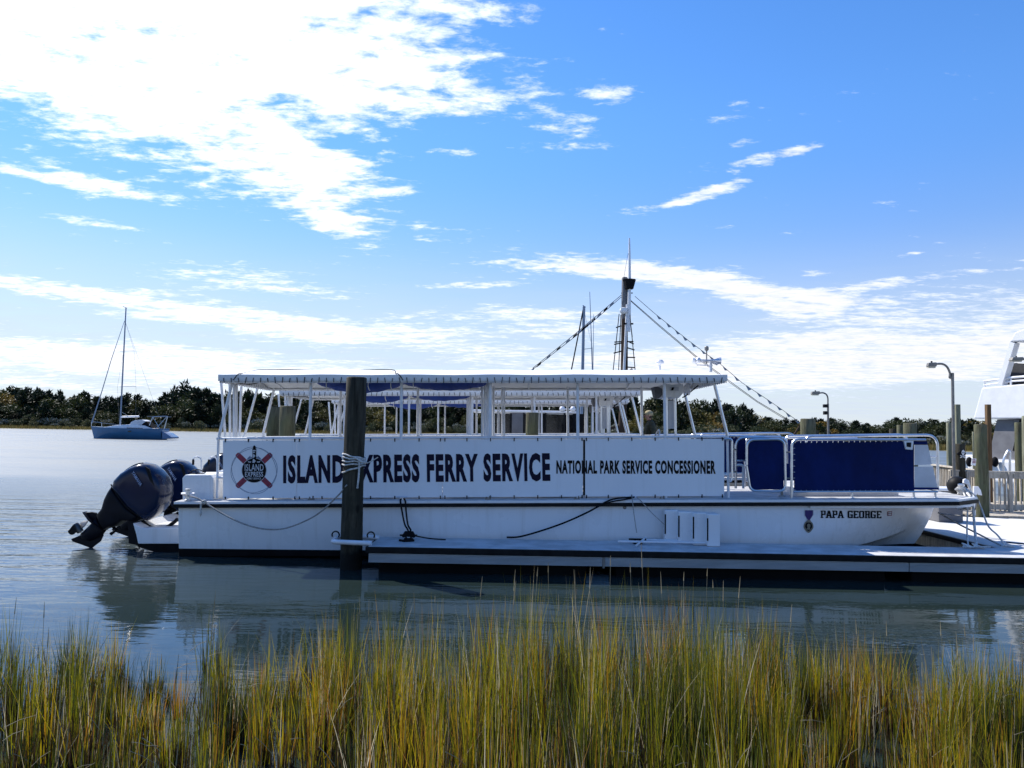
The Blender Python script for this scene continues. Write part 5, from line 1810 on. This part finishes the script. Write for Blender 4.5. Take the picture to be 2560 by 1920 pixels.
line('thin grey line dropping from the midships cleat to the dock', [at('R8', 1190, 380, 12.7), at('R8', 1196, 430, 12.64), at('R8', 1215, 600, 12.62), at('R8', 1242, 775, 12.6)], .007, 'oldrope')
line('thin grey line slanting from the midships cleat to the boarding steps', [at('R8', 1240, 400, 12.66), at('R8', 1290, 440, 12.64), at('R8', 1400, 560, 12.6), at('R8', 1530, 682, 12.56)], .007, 'oldrope')

# ================================================================== OTHER BOATS
def hull_loft(x0, x1, yc, half, z_sheer, z_keel, bow_left, n=26, rake=0.8, stern=0.75, flare=0.75):
    """boat hull seen side on; bow at x0 when bow_left, else at x1"""
    rows = []
    for i in range(n + 1):
        t = i / n                       # 0 stern, 1 bow
        w = half * (stern + (1 - stern) * min(1, t / 0.45)) if t < .45 else half * (1 - ((t - .45) / .55) ** 2.2)
        w = max(w, 0.01)
        sh = z_sheer + 0.16 * abs(z_sheer) * (t - .35) ** 2 * 2
        row = []
        for (k, zf) in ((1.0, 1.0), (flare + .12, .55), (flare * .8, .12), (.25, -.3), (0, -.5)):
            z = sh * zf if zf > 0 else z_keel * (-zf) * 2
            lx = x1 - x0
            xx = t * (lx - rake * (1 - max(0, zf)) * (1 if t > .5 else 0) * ((t - .5) * 2 if t > .5 else 0))
            xx = x1 - xx if bow_left else x0 + xx
            row.append((xx, w * k, z))
        rows.append([Vector((a, yc - b, c)) for a, b, c in row] + [Vector((a, yc + b, c)) for a, b, c in row[::-1][1:]])
    mb = MB().grid(rows)
    m = len(rows[0])
    mb.f.append(tuple(range(m)))
    mb.grid([[r[0], r[-1]] for r in rows])       # deck sheet
    return mb


def mb_t(pts, r, seg=6, r2=None):
    return MB().tube(pts, r, seg, r2)


# ---- blue sailing yacht at anchor
Y = 104.0
S = lambda x, y, q=0.0: at('A1', x, y, Y + q)
ys = thing('sailboat', 'blue hulled sailing yacht with a bare mast anchored out on the left', 'sailboat', (S(1130, 1200).x, Y, 0))
xa, xb = S(783, 1150).x, S(1425, 1150).x
zsh = S(1000, 1098).z
hb = hull_loft(xa, xb, Y, 1.75, zsh * .92, -.5, True, rake=0.5, stern=0.8)
part(hb, 'hull', M['seablue'], ys, smooth=50)
part(MB().prism([S(x, y, -1.2) for x, y in ((1400, 1135), (1430, 1150), (1480, 1185), (1478, 1197), (1400, 1203))], (0, 2.4, 0)), 'stern_platform', M['seablue'], ys, smooth=0, bevel=.05)
part(MB().prism([S(x, y, -.9) for x, y in ((895, 1100), (1000, 1082), (1120, 1075), (1250, 1085), (1300, 1105), (1410, 1128), (1400, 1140), (900, 1112))], (0, 1.8, 0)), 'coachroof', M['white'], ys, smooth=0, bevel=.06)
part(MB().prism([S(x, y, -.93) for x, y in ((1095, 1102), (1230, 1106), (1245, 1120), (1095, 1113))], (0, .04, 0)), 'cabin_window', M['tint'], ys, smooth=0)
part(MB().prism([S(x, y, -1.70) for x, y in ((1103, 1130), (1135, 1130), (1130, 1139), (1108, 1139))], (0, .04, 0)), 'hull_port', M['tint'], ys, smooth=0)
mast = part(mb_t([S(1038, 1085), S(1064, 560), S(1089, 66)], .11, 8, .085), 'mast', M['spar'], ys)
for y0, x1 in ((440, 1160), (748, 1175)):
    part(mb_t([S(1066 if y0 > 600 else 1072, y0), S(x1, y0, -.6)], .03, 5), 'spreader', M['spar'], mast)
    part(mb_t([S(1066 if y0 > 600 else 1072, y0), S(1035 if y0 > 600 else 1036, y0 + 3, .9)], .025, 5), 'spreader', M['spar'], mast)
part(mb_t([S(1062, 50), S(1075, 62), S(1100, 70)], .03, 5), 'masthead_gear', M['spar'], mast)
part(mb_t([S(1045, 1010), S(1200, 1005)], .12, 8), 'boom', M['white'], ys)
part(mb_t([S(1055, 970), S(1110, 1002), S(1200, 998)], .02, 5), 'lazy_jack', M['rope'], ys)
part(mb_t([S(792, 1065), S(845, 900), S(880, 790), S(960, 520), S(1076, 180)], .09, 6, .03), 'furled_jib', M['spar'], ys)
wm = MB()
for pts in (((1080, 180), (1160, 440), (1175, 748), (1172, 1090)), ((1080, 180), (1415, 1125)), ((1030, 1060), (1015, 750), (1068, 440))):
    wm.tube([S(x, y, -.5) for x, y in pts], .012, 4)
part(wm, 'rigging', M['steel'], ys)
dg = [S(x, y, -.8) for x, y in ((1118, 1080), (1130, 1055), (1165, 1038), (1225, 1034), (1262, 1048), (1250, 1080))]
part(MB().prism(dg, (0, 1.6, 0)), 'spray_hood', M['clear'], ys, smooth=0, bevel=.05)
part(MB().prism([S(x, y, -.82) for x, y in ((1225, 1075), (1262, 1048), (1320, 1110), (1260, 1105))], (0, 1.64, 0)), 'hood_flap', M['darkcloth'], ys, smooth=0)
bi = MB().tube(fillet([S(x, y, -.9) for x, y in ((1290, 1085), (1320, 1008), (1450, 1003), (1415, 1120))], .3), .04, 6)
bi.tube([S(1320, 1010, -.9), S(1385, 1120, -.9)], .03, 6).tube([S(1300, 1060, .9), S(1325, 1010, .9), S(1450, 1005, .9), S(1420, 1120, .9)], .035, 6)
bi.tube([S(1340, 1120, -.9), S(1440, 1010, -.9)], .03, 6)
part(bi, 'stern_frame', M['alu'], ys)
part(MB().box(S(1300, 1005).x, S(1455, 1005).x, Y - .9, Y + .9, S(1380, 1012).z, S(1380, 1004).z), 'bimini_top', M['greycloth'], ys, smooth=0)
pp = MB().tube(fillet([S(x, y, -.4) for x, y in ((790, 1090), (790, 1052), (878, 1058), (880, 1092))], .15), .03, 6)
pp.tube([S(880, 1062, -1.3), S(1000, 1075, -1.5), S(1110, 1085, -1.5)], .015, 5)
part(pp, 'bow_pulpit', M['alu'], ys)

# ---- old wooden sailing ship behind the ferries
Y = 60.0
S = lambda x, y, q=0.0: at('A2', x, y, Y + q)
sh = thing('sailing_ship', 'tall dark wooden mast and rigging of an old sailing ship behind the ferry roofs', 'ship', (S(1000, 1300).x, Y, 0))
xs_, xe_ = at('P', 1420, 1080, Y).x, at('P', 1990, 1080, Y).x
part(hull_loft(xs_, xe_, Y, 2.2, 1.3, -.8, False, rake=1.5, stern=.7), 'hull', M['mast_wood'], sh, smooth=50)
part(mb_t([Vector((xe_ - .5, Y, 1.6)), at('P', 2001, 1062, Y)], .12, 8, .06), 'bowsprit', M['mast_wood'], sh)
bz = S(992, 1315)
base = Vector((bz.x - .15, Y, 1.0))
part(mb_t([base, S(994, 1315), S(996, 1000), S(996, 810), S(998, 700), S(1000, 565)], .31, 12, .20), 'lower_mast', M['mast_wood'], sh)
part(MB().lathe([(.24, 0), (.26, .3), (.25, 3.3), (.2, 3.4)], S(996, 812) - Vector((0, 0, .2)), (0, 0, 1), 12), 'mast_sleeve', M['greycloth'], sh)
part(mb_t([S(1033, 950, -.5), S(1040, 760, -.5), S(1045, 450, -.5), S(1044, 180, -.5), S(1043, 58, -.5)], .17, 10, .06), 'topmast', M['white'], sh)
part(mb_t([S(992, 1320, -.45), S(1008, 1000, -.45), S(1022, 690, -.45)], .10, 8), 'white_pole', M['white'], sh)
cn = S(1041, 545, -.5)
part(MB().lathe([(.30, 0), (.34, .05), (.52, .72), (.55, .75), (.5, .75), (.3, .1)], cn, (0, 0, 1), 8), 'crows_nest', M['darkcloth'], sh, smooth=0)
part(MB().ball(S(985, 750, -.5), .3, 12, 8, (1, .8, .9)), 'radar_dome', M['white'], sh)
part(MB().box(S(950, 770).x, S(1010, 770).x, Y - .7, Y - .3, S(980, 775).z, S(980, 735).z), 'light_box', M['white'], sh, smooth=0, bevel=.03)
part(MB().bar(S(965, 582), S(1075, 582), .08, .08), 'crosstree', M['steel'], sh, smooth=0)
part(MB().bar(S(985, 875, -.5), S(1080, 875, -.5), .1, .12), 'yard_stub', M['darkcloth'], sh, smooth=0)
for x0, y0, x1, y1 in ((945, 780, 888, 1320), (962, 790, 940, 1320), (1048, 790, 1098, 1320), (1056, 880, 1070, 1000)):
    part(mb_t([S(x0, y0, -.9), S(x1, y1, -1.4)], .035, 5), 'shroud', M['black_rope'], sh)
for (x0, y0, x1, y1) in ((915, 912, 965, 895), (900, 1050, 970, 1045), (897, 1072, 972, 1058), (893, 1155, 972, 1135), (1020, 1045, 1082, 1045), (1020, 1040, 1085, 1068), (1020, 1103, 1092, 1125), (1018, 1195, 1097, 1197), (1022, 1288, 1098, 1294)):
    part(mb_t([S(x0, y0, -1.0), S(x1, y1, -1.0)], .05, 5), 'ratline', M['black_rope'], sh)
for pts in ([(975, 612), (700, 850), (560, 970), (125, 1308)], [(968, 600), (690, 832), (545, 955), (120, 1300)], [(1015, 600), (1060, 655), (1330, 890), (1705, 1205)], [(1010, 610), (1070, 672), (1330, 902), (1690, 1205)]):
    part(mb_t([S(x, y, .1) for x, y in pts], .024, 5), 'stay', M['black_rope'], sh)
part(mb_t([S(1705, 1205, .1), S(1990, 1415, .1), at('A3', 800, 325, Y), at('A3', 1000, 445, Y), at('A3', 1140, 518, Y)], .024, 5), 'stay', M['black_rope'], sh)
part(mb_t([S(1690, 1205, .15), S(1985, 1425, .1), at('A3', 795, 330, Y), at('A3', 990, 450, Y), at('A3', 1140, 525, Y)], .02, 5), 'stay', M['black_rope'], sh)
part(mb_t([S(1030, 200, -.5), S(988, 450, -.5)], .012, 4), 'halyard', M['black_rope'], sh)
fl_pts = [S(1095, 612, .1), S(1270, 765, .1), S(1450, 910, .1), S(1600, 1030, .1), S(1780, 1165, .1), S(1900, 1250, .1), at('A3', 680, 180, Y), at('A3', 850, 292, Y), at('A3', 1000, 395, Y), at('A3', 1130, 490, Y)]
part(mb_t(fl_pts, .02, 4), 'flag_line', M['black_rope'], sh)
fs_ = spline(fl_pts, 6)
rr = random.Random(3)
acc = 0
k = 7
while k < len(fs_) - 2:
    a = fs_[k]
    b = a + (fs_[k + 1] - a).normalized() * .55
    pdn = Vector((-.02, 0, -.16 - .10 * rr.random()))
    part(MB().prism([a, b, (a + b) / 2 + pdn], (0, .02, 0)), 'pennant', M['spar'], sh, smooth=0)
    k += 3
fs_ = spline([S(965, 602, .1), S(690, 838, .1), S(545, 960, .1), S(120, 1304, .1)], 16)
for k in range(5, len(fs_) - 1, 3):
    a = fs_[k]
    b = a + (fs_[k + 1] - a).normalized() * .38
    part(MB().prism([a, b, b + Vector((-.08, 0, -.22)), a + Vector((-.03, 0, -.2))], (0, .02, 0)), 'pennant', M['spar'] if k % 2 else M['darkcloth'], sh, smooth=0)
for p_, q_, w_ in (((280, 610), (400, 665), .1), ((285, 640), (402, 690), .1), ((240, 945), (390, 915), .2)):
    part(MB().bar(at('R4', *p_, Y), at('R4', *q_, Y), w_, w_), 'deck_spar', M['mast_wood'], sh, smooth=0)

# ---- second sloop, only its mast above the ferry roof
Y = 75.0
S = lambda x, y, q=0.0: at('A2', x, y, Y + q)
sl = thing('sailboat', 'bare blue grey mast of a sloop rising left of the old ship mast', 'sailboat', (S(600, 1300).x, Y, 0))
xm = S(597, 1315).x
part(hull_loft(xm - 5.2, xm + 5.5, Y, 1.6, 1.0, -.5, True, rake=.8, stern=.75), 'hull', M['white'], sl, smooth=50)
part(mb_t([Vector((xm - .1, Y, .8)), S(597, 1315), S(610, 712)], .17, 8, .14), 'mast', M['spar'], sl)
part(mb_t([S(598, 700), S(626, 718)], .05, 5), 'masthead_gear', M['spar'], sl)
part(mb_t([S(603, 735), S(560, 960), S(490, 1315), Vector((xm - 4.8, Y, 1.0))], .07, 6), 'furled_jib', M['black_rope'], sl)
part(mb_t([S(602, 1118), S(690, 1108)], .03, 5), 'spreader', M['spar'], sl)
part(mb_t([S(610, 740), S(690, 1108, -.5), S(692, 1318, -.5)], .012, 4), 'rigging', M['steel'], sl)
an_ = thing('antenna_boat', 'two thin whip antennas of a low white boat beside the old ship mast', 'boat', (S(690, 1300).x, 50, 0))
Q = lambda x, y: at('A2', x, y, 50.0)
xq = Q(690, 1315).x
part(hull_loft(xq - 3, xq + 4, 50, 1.2, .8, -.3, False), 'hull', M['white'], an_, smooth=50)
part(mb_t([Vector((xq, 50, .8)), Q(690, 1315), Q(676, 900), Q(665, 570)], .05, 6, .02), 'antenna', M['spar'], an_)
part(mb_t([Vector((xq + .1, 50, .8)), Q(696, 1315), Q(700, 1000), Q(702, 785)], .03, 6, .015), 'antenna', M['spar'], an_)

# ---- flat topped cabin boat with dark curtains, behind the third ferry
Y = 27.0
S = lambda x, y, q=0.0: at('R3', x, y, Y + q)
cb = thing('cabin_boat', 'flat white topped boat with dark curtain panels behind the ferries', 'boat', (S(1300, 800).x, Y, 0))
a, b = S(760, 545), S(1890, 545)
part(MB().box(a.x, b.x, Y, Y + 2.4, S(1300, 558).z, S(1300, 534).z), 'cabin_top', M['white'], cb, smooth=0, bevel=.04)
for x0, x1 in ((1190, 1310), (1480, 1545), (1840, 1960)):
    part(MB().box(S(x0, 600).x, S(x1, 600).x, Y + .05, Y + .09, .9, S(1300, 562).z), 'side_curtain', M['greycloth'] if x0 == 1190 else M['darkcloth'], cb, smooth=0)
for x in (800, 985, 1180, 1320, 1550, 1750, 1880):
    part(mb_t([Vector((S(x, 600).x, Y + .05, .9)), S(x, 562, .05)], .035, 6), 'cabin_post', M['black'], cb)
part(MB().box(a.x - .3, b.x + .6, Y - .1, Y + 2.5, .25, 1.05), 'hull', M['white'], cb, smooth=0, bevel=.08)
part(MB().box(S(1000, 700).x, S(1900, 700).x, Y + 1.9, Y + 1.95, 1.2, S(1300, 562).z), 'far_curtain', M['tint'], cb, smooth=0)
bc = S(1870, 700, -1.0)
part(MB().puff([S(x, y, .6) for x, y in ((1765, 790), (1770, 690), (1800, 630), (1860, 600), (1940, 640), (1970, 720), (1968, 795))], .5, 9), 'black_cover', M['darkcloth'], cb, smooth=60)
part(MB().tube([S(1700, 520), S(1860, 525)], .03, 6).ball(S(1725, 520), .1, 8, 6).ball(S(1840, 522), .1, 8, 6), 'top_horn', M['white'], cb)

# ---- white motor yacht at the right edge, lying at an angle to the dock
Y = 30.0
S = lambda x, y, q=0.0: at('R6', x, y, Y + q)
yt = thing('motor_yacht', 'big white motor yacht with a flybridge and grey cloth covered cabin at the right edge', 'yacht', (S(900, 1000).x, Y, 0))
DV = Vector((0.96, 0.27, 0))
DL = Vector((0.27, -0.96, 0))
P0 = E0 = at('R6', 500, 692, Y)


def E(x, y, q=0.0, k=0.0):
    """point on the yacht's near side, moved q along its beam and k along its length towards the dock"""
    d = at('R6', x, y, 1.0) - Vector((0, 0, CAMZ))
    d = Vector((d.x, 1.0, d.z))
    o_ = P0 + DV * max(q, 0.0)
    t_ = (o_.x * DV.x + o_.y * DV.y) / (d.x * DV.x + d.y * DV.y)
    return Vector((0, 0, CAMZ)) + d * t_ + DL * k + DV * min(q, 0.0)


def yp(name, pts, depth, m, bev=.05):
    return part(MB().prism(pts, DV * depth), name, m, yt, smooth=0, bevel=bev)


z0_, z1_ = E(500, 692).z, E(556, 490).z
yp('bridge_deck', [E(500, 692), E(556, 490), E(830, 466), E(830, 466, 0, 7), E(830, 690, 0, 7), E(830, 690)], 4.2, M['white'])
yp('cabin_side', [E(600, 950, .25), E(640, 760, .25), E(656, 697, .25), E(830, 692, .25, 6.5), E(830, 950, .25, 6.5)], 3.6, M['greycloth'], 0)
yp('cabin_seam', [E(755, 900, .24), E(800, 700, .24), E(812, 700, .24), E(768, 900, .24)], .02, M['darkcloth'], 0)
yp('hardtop', [E(732, 195), E(772, 130), E(835, 106), E(835, 100, 0, 3), E(835, 206, 0, 3)], 3.8, M['white'])
yp('windscreen', [E(690, 470, .2), E(735, 330, .2), E(742, 330, .2), E(700, 470, .2)], 3.4, M['tint'], 0)
for q in (.15, 3.6):
    part(MB().bar(E(690, 470, q), E(772, 198, q), .26, .2), 'hardtop_strut', M['white'], yt, smooth=0)
    part(MB().tube([E(570, 450, q), E(760, 424, q), E(830, 416, q, 5)], .045), 'bridge_rail', M['white'], yt)
    part(MB().tube([E(570, 475, q), E(760, 448, q), E(830, 440, q, 5)], .035), 'bridge_rail', M['white'], yt)
    for x, y0, y1 in ((575, 452, 490), (745, 428, 478)):
        part(MB().tube([E(x, y0, q), E(x, y1, q)], .035), 'rail_post', M['white'], yt)
part(mb_t([E(778, 465, 2), E(780, 330, 2)], .06, 6, .04), 'antenna_mast', M['spar'], yt)
yp('hull', [E(440, 952), E(460, 1000), E(480, 1090), E(830, 1130, 0, 7), E(830, 948, 0, 7)], 4.2, M['white'], .08)
for x in (495, 608, 662):
    part(MB().ball(E(x, 972, -.15), .15, 10, 8, (.8, .8, 1.3)), 'fender', M['darkcloth'], yt)
yp('bow_locker', [E(445, 925, .3), E(505, 925, .3), E(505, 956, .3), E(445, 956, .3)], 1.0, M['white'], .04)

# ================================================================== PERSON on the second ferry
PY = 19.55
ps = thing('person', 'person in a khaki cap and dark olive jacket standing on the second ferry, facing left', 'person', (at('R4', 790, 950, PY).x, PY, 1.09))
hx = at('R4', 755, 745, PY)
zt_ = at('R4', 755, 700, PY).z
H = zt_ - 1.09
px_ = at('R4', 815, 930, PY).x
zf = 1.09


def skin_fig(name, m, verts, edges, radii, parent, levels=2):
    org = ORG[parent.name]
    me = bpy.data.meshes.new(name)
    me.from_pydata([Vector(v) - org for v in verts], edges, [])
    me.materials.append(m)
    o = bpy.data.objects.new(name, me)
    col.objects.link(o)
    o.parent = parent
    bm = bmesh.new()
    bm.from_mesh(me)
    lay = bm.verts.layers.skin.verify()
    for v, r in zip(bm.verts, radii):
        v[lay].radius = r if isinstance(r, tuple) else (r, r)
    bm.verts.ensure_lookup_table()
    bm.verts[0][lay].use_root = True
    bm.to_mesh(me)
    bm.free()
    o.modifiers.new('skin', 'SKIN').use_smooth_shade = True
    o.modifiers.new('smooth', 'SUBSURF').render_levels = levels
    o.modifiers['smooth'].levels = levels
    return o


sx, k = px_, H / 1.8
V = [(sx, PY, zf + .98 * k), (sx, PY, zf + 1.2 * k), (sx - .01, PY, zf + 1.42 * k), (sx - .05, PY, zf + 1.53 * k),
     (sx - .02, PY - .19, zf + 1.42 * k), (sx + .05, PY - .25, zf + 1.14 * k), (sx - .12, PY - .24, zf + .95 * k),
     (sx + .02, PY + .19, zf + 1.42 * k), (sx + .06, PY + .25, zf + 1.14 * k), (sx - .10, PY + .24, zf + .96 * k)]
skin_fig('jacket', M['jacket'], V, [(0, 1), (1, 2), (2, 3), (2, 4), (4, 5), (5, 6), (2, 7), (7, 8), (8, 9)], [(.17, .15), (.18, .16), (.19, .16), .07, .09, .07, .05, .09, .07, .05], ps)
V = [(sx, PY, zf + .95 * k), (sx, PY - .10, zf + .86 * k), (sx - .01, PY - .11, zf + .48 * k), (sx + .02, PY - .12, zf + .07), (sx, PY + .10, zf + .86 * k), (sx - .02, PY + .11, zf + .48 * k), (sx, PY + .12, zf + .07)]
skin_fig('trousers', M['trousers'], V, [(0, 1), (1, 2), (2, 3), (0, 4), (4, 5), (5, 6)], [.14, .10, .07, .05, .10, .07, .05], ps)
V = [(sx - .045, PY, zf + 1.52 * k), (sx - .06, PY, zf + 1.58 * k), (sx - .075, PY, zf + 1.66 * k), (sx - .075, PY, zf + 1.74 * k)]
hd = skin_fig('head', M['skin'], V, [(0, 1), (1, 2), (2, 3)], [.06, .062, (.082, .098), (.07, .085)], ps)
hc = Vector((sx - .075, PY, zf + 1.68 * k))
part(MB().ball(hc + Vector((.02, 0, .035)), .112, 14, 10, (1.0, .86, .78)), 'cap_crown', M['cap'], ps, smooth=60)
part(MB().prism([hc + Vector((-.07 - .12 * math.sin(a), .075 * math.cos(a), .035 - .03 * math.sin(a))) for a in np.linspace(0, math.pi, 9)], (0, 0, .014)), 'cap_brim', M['cap'], ps, smooth=0)
part(MB().ball(hc + Vector((.035, 0, -.03)), .088, 12, 8, (.8, .9, .9)), 'hair', M['hair'], ps, smooth=60)
part(MB().prism([hc + Vector(v) for v in ((-.085, -.012, .0), (-.115, 0, -.035), (-.085, .012, -.04))], (0, .0, .004)).ball(hc + Vector((-.1, 0, -.025)), .017, 8, 6, (1.2, .8, 1.1)), 'nose', M['skin'], ps)
for s in (-1, 1):
    part(MB().ball(hc + Vector((-.075, s * .034, -.002)), .011, 8, 6), 'eye', M['ink'], ps)
    part(MB().ball(hc + Vector((.012, s * .085, -.015)), .03, 8, 6, (.7, .3, 1)), 'ear', M['skin'], ps)
part(MB().ball(hc + Vector((-.088, 0, -.068)), .02, 8, 6, (.6, 1.4, .35)), 'mouth', M['red'], ps)
for s, hz in ((-1, (sx - .13, PY - .24, zf + .93 * k)), (1, (sx - .11, PY + .24, zf + .94 * k))):
    hv = Vector(hz)
    hnd = MB().ball(hv + Vector((-.02, 0, -.035)), .045, 10, 8, (.55, .9, 1.1))
    for i, ln in enumerate((.07, .085, .08, .062)):
        y = -.03 + .02 * i
        hnd.tube(spline([hv + Vector((-.03, y, -.06)), hv + Vector((-.045, y, -.06 - ln * .55)), hv + Vector((-.035, y, -.06 - ln))], 3), .0095, 6, .007)
    hnd.tube(spline([hv + Vector((-.03, -s * .04, -.02)), hv + Vector((-.06, -s * .05, -.05)), hv + Vector((-.065, -s * .045, -.085))], 3), .011, 6, .008)
    part(hnd, 'hand', M['skin'], ps, smooth=60)
    part(MB().puff([Vector((sx + .11, PY + s * .115, zf)), Vector((sx + .10, PY + s * .115, zf + .09)), Vector((sx, PY + s * .115, zf + .1)), Vector((sx - .1, PY + s * .115, zf + .05)), Vector((sx - .17, PY + s * .115, zf + .02)), Vector((sx - .17, PY + s * .115, zf))], .05, 7, 3), 'shoe', M['black'], ps, smooth=50)

# ================================================================== MARSH GRASS IN FRONT
M['marsh'] = grass_mat('marsh_grass_blades', [(0.0, (0.030, 0.048, 0.014)), (0.20, (0.085, 0.105, 0.011)), (0.40, (0.28, 0.265, 0.011)), (0.58, (0.50, 0.37, 0.013)),
                                              (0.70, (0.46, 0.20, 0.016)), (0.82, (0.36, 0.18, 0.035)), (0.85, (0.045, 0.028, 0.016)), (0.89, (0.065, 0.042, 0.022)), (0.93, (0.42, 0.34, 0.19)), (1.0, (0.68, 0.60, 0.42))], 0.42)
TIPS = [(-400, 1330), (0, 1325), (120, 1345), (200, 1345), (300, 1400), (400, 1420), (450, 1365), (480, 1335), (520, 1390), (600, 1375), (680, 1395), (720, 1350), (770, 1300), (820, 1320),
        (880, 1300), (950, 1285), (1000, 1310), (1060, 1275), (1140, 1255), (1200, 1275), (1300, 1262), (1380, 1262), (1420, 1290), (1520, 1268), (1600, 1275), (1640, 1330), (1700, 1340), (1760, 1385),
        (1840, 1345), (1900, 1350), (1950, 1400), (2020, 1360), (2100, 1355), (2212, 1390), (2700, 1380)]


def edge_y(x):
    return 6.35 + 0.35 * mnoise.noise(Vector((x * 0.55, 3.1, 0))) + 0.25 * mnoise.noise(Vector((x * 1.9, 7.7, 0)))


TX = np.array([(a - 1106) / 1642 * 6.3 for a, b in TIPS])
TZ = np.array([CAMZ - (b - 928 - (a - 1106) * 0.01746) / 1642 * 6.3 for a, b in TIPS])
rng = np.random.default_rng(17)
P_, H_, T_, Wd, Ln, Th = [], [], [], [], [], []
NB = 42000
while len(P_) < NB:
    # one tuft at a time
    y = 2.6 + 4.5 * rng.random() ** 0.75
    x = rng.uniform(-1, 1) * (0.72 * y + 0.9)
    ey = edge_y(x)
    if y > ey and (y > ey + 0.5 or rng.random() > 0.12):
        continue
    v = Vector((x, y, 0))
    clump = mnoise.noise(v * 1.7) * 0.6 + mnoise.noise(v * 4.6 + Vector((9, 0, 0))) * 0.6
    if clump < 0.02 and rng.random() < 0.94:      # open leads of water between the tufts
        continue
    if x * 6.3 / y < -1.8 and rng.random() < 0.30:
        continue
    if y < 4.9 and rng.random() < 0.50:
        continue
    hz = (float(np.interp(x * 6.3 / y, TX, TZ)) + 0.13 - 0.02 * min(1.0, max(0.0, (x * 6.3 / y + 1.9) / 0.8))) * (0.86 + 0.24 * clump + 0.10 * rng.normal())
    gold = mnoise.noise(Vector((x * 1.3 + 4, y * 1.5, 5.0)))
    tt = 0.40 + 0.46 * gold + rng.normal() * 0.17
    if x < -2.3 - 0.3 * (y - 5):
        tt -= 0.14
    lx = rng.normal() * 0.06
    for _ in range(rng.integers(7, 26)):
        tn = tt + rng.normal() * 0.13
        if rng.random() < 0.07:
            tn = rng.uniform(0.92, 1.0)
        a = rng.uniform(0, 2 * np.pi)
        r = abs(rng.normal()) * 0.035
        P_.append((x + r * math.cos(a), y + r * math.sin(a), -0.03))
        H_.append(max(hz * (1.0 - 0.72 * rng.random() ** 1.7) * (1.14 if rng.random() < .05 else 1.0), 0.14) + 0.03)
        T_.append(min(max(tn, 0.0), 0.82 if tn < 0.92 else 1.0))
        Wd.append(rng.uniform(0.003, 0.0085))
        Ln.append(abs(rng.normal()) * 0.10 + (0.35 if rng.random() < 0.03 else 0.0))
        Th.append(a)
    for _ in range(rng.integers(10, 22)):           # last year's dark stubble at the foot of the tuft
        a = rng.uniform(0, 2 * np.pi)
        r = abs(rng.normal()) * 0.05
        P_.append((x + r * math.cos(a), y + r * math.sin(a), -0.03))
        H_.append(max(0.1, hz * rng.uniform(0.25, 0.70)))
        T_.append(rng.uniform(0.85, 0.89))
        Wd.append(rng.uniform(0.005, 0.011))
        Ln.append(abs(rng.normal()) * 0.14)
        Th.append(a)
me = blades('marsh_grass', np.array(P_), np.array(H_), np.array(Wd), np.array(Ln), np.array(T_), M['marsh'], 4, 0.4, seed=23, th=np.array(Th))
o = bpy.data.objects.new('marsh_grass', me)
col.objects.link(o)
tag(o, 'green and gold marsh grass standing in the shallow water along the near bank', 'grass', kind='stuff')

# seed heads on tall stalks, and broken pale straws lying across the stems
mb = MB()
rs = random.Random(8)
spots = [(483, 1275, 6.3), (1323, 1200, 6.3), (1388, 1170, 6.35), (1168, 1225, 6.3), (1190, 1215, 6.2), (1050, 1245, 6.4), (1280, 1225, 6.4), (1245, 1230, 6.2), (1430, 1235, 6.3), (1480, 1235, 6.3), (1600, 1245, 6.3),
         (1530, 1225, 6.4), (1710, 1305, 6.2), (1845, 1335, 6.2), (1910, 1340, 6.2), (950, 1285, 6.3), (905, 1280, 6.3), (600, 1365, 6.2), (725, 1330, 6.2), (790, 1290, 6.3), (1120, 1230, 6.35), (1365, 1215, 6.2), (60, 1290, 6.2), (120, 1300, 6.2)]
for i in range(150):
    spots.append((rs.uniform(-30, 2240), None, rs.uniform(4.2, 6.5)))
for u, v, Y in spots:
    X = (u - 1106) / 1642 * Y
    z = at('U', u, v, Y).z if v else max(0.25, float(np.interp(X * 6.3 / Y, TX, TZ)) * rs.uniform(0.85, 1.18))
    ln = rs.uniform(-0.10, 0.10)
    a, b = Vector((X - ln * z, Y + rs.uniform(-.05, .05), -0.03)), Vector((X, Y, z))
    pts = spline([a, a.lerp(b, 0.6) + Vector((ln * 0.04, 0, 0)), b], 4)
    hl = rs.uniform(0.10, 0.2)
    t0 = max(0.3, 1 - hl / z)
    k = int(t0 * (len(pts) - 1))
    mb.tube(pts[:k + 1], 0.0022, 4, 0.0016)
    mb.tube([pts[k], pts[k].lerp(pts[-1], 0.35), pts[k].lerp(pts[-1], 0.75), pts[-1]], 0.0042, 5, 0.0010)
for i in range(200):
    Y = rs.uniform(3.4, 6.4)
    X = rs.uniform(-1, 1) * 0.72 * Y
    z = rs.uniform(0.05, 0.5)
    a = rs.uniform(-1, 1)
    l = rs.uniform(0.02, 0.09)
    mb.tube([(X - l * math.cos(a), Y, z - l * math.sin(a)), (X, Y + .01, z + .01), (X + l * math.cos(a), Y + 0.03, z + l * math.sin(a))], 0.0022, 4, 0.0012)
M['straw'] = mat('pale_straw', (0.42, 0.35, 0.22), 0.6, c2=(0.24, 0.18, 0.09), scale=3)
tag(solo(mb, 'marsh_seed_stalks', M['straw'], smooth=0), 'pale seed stalks and broken straws among the marsh grass', 'grass', kind='stuff')
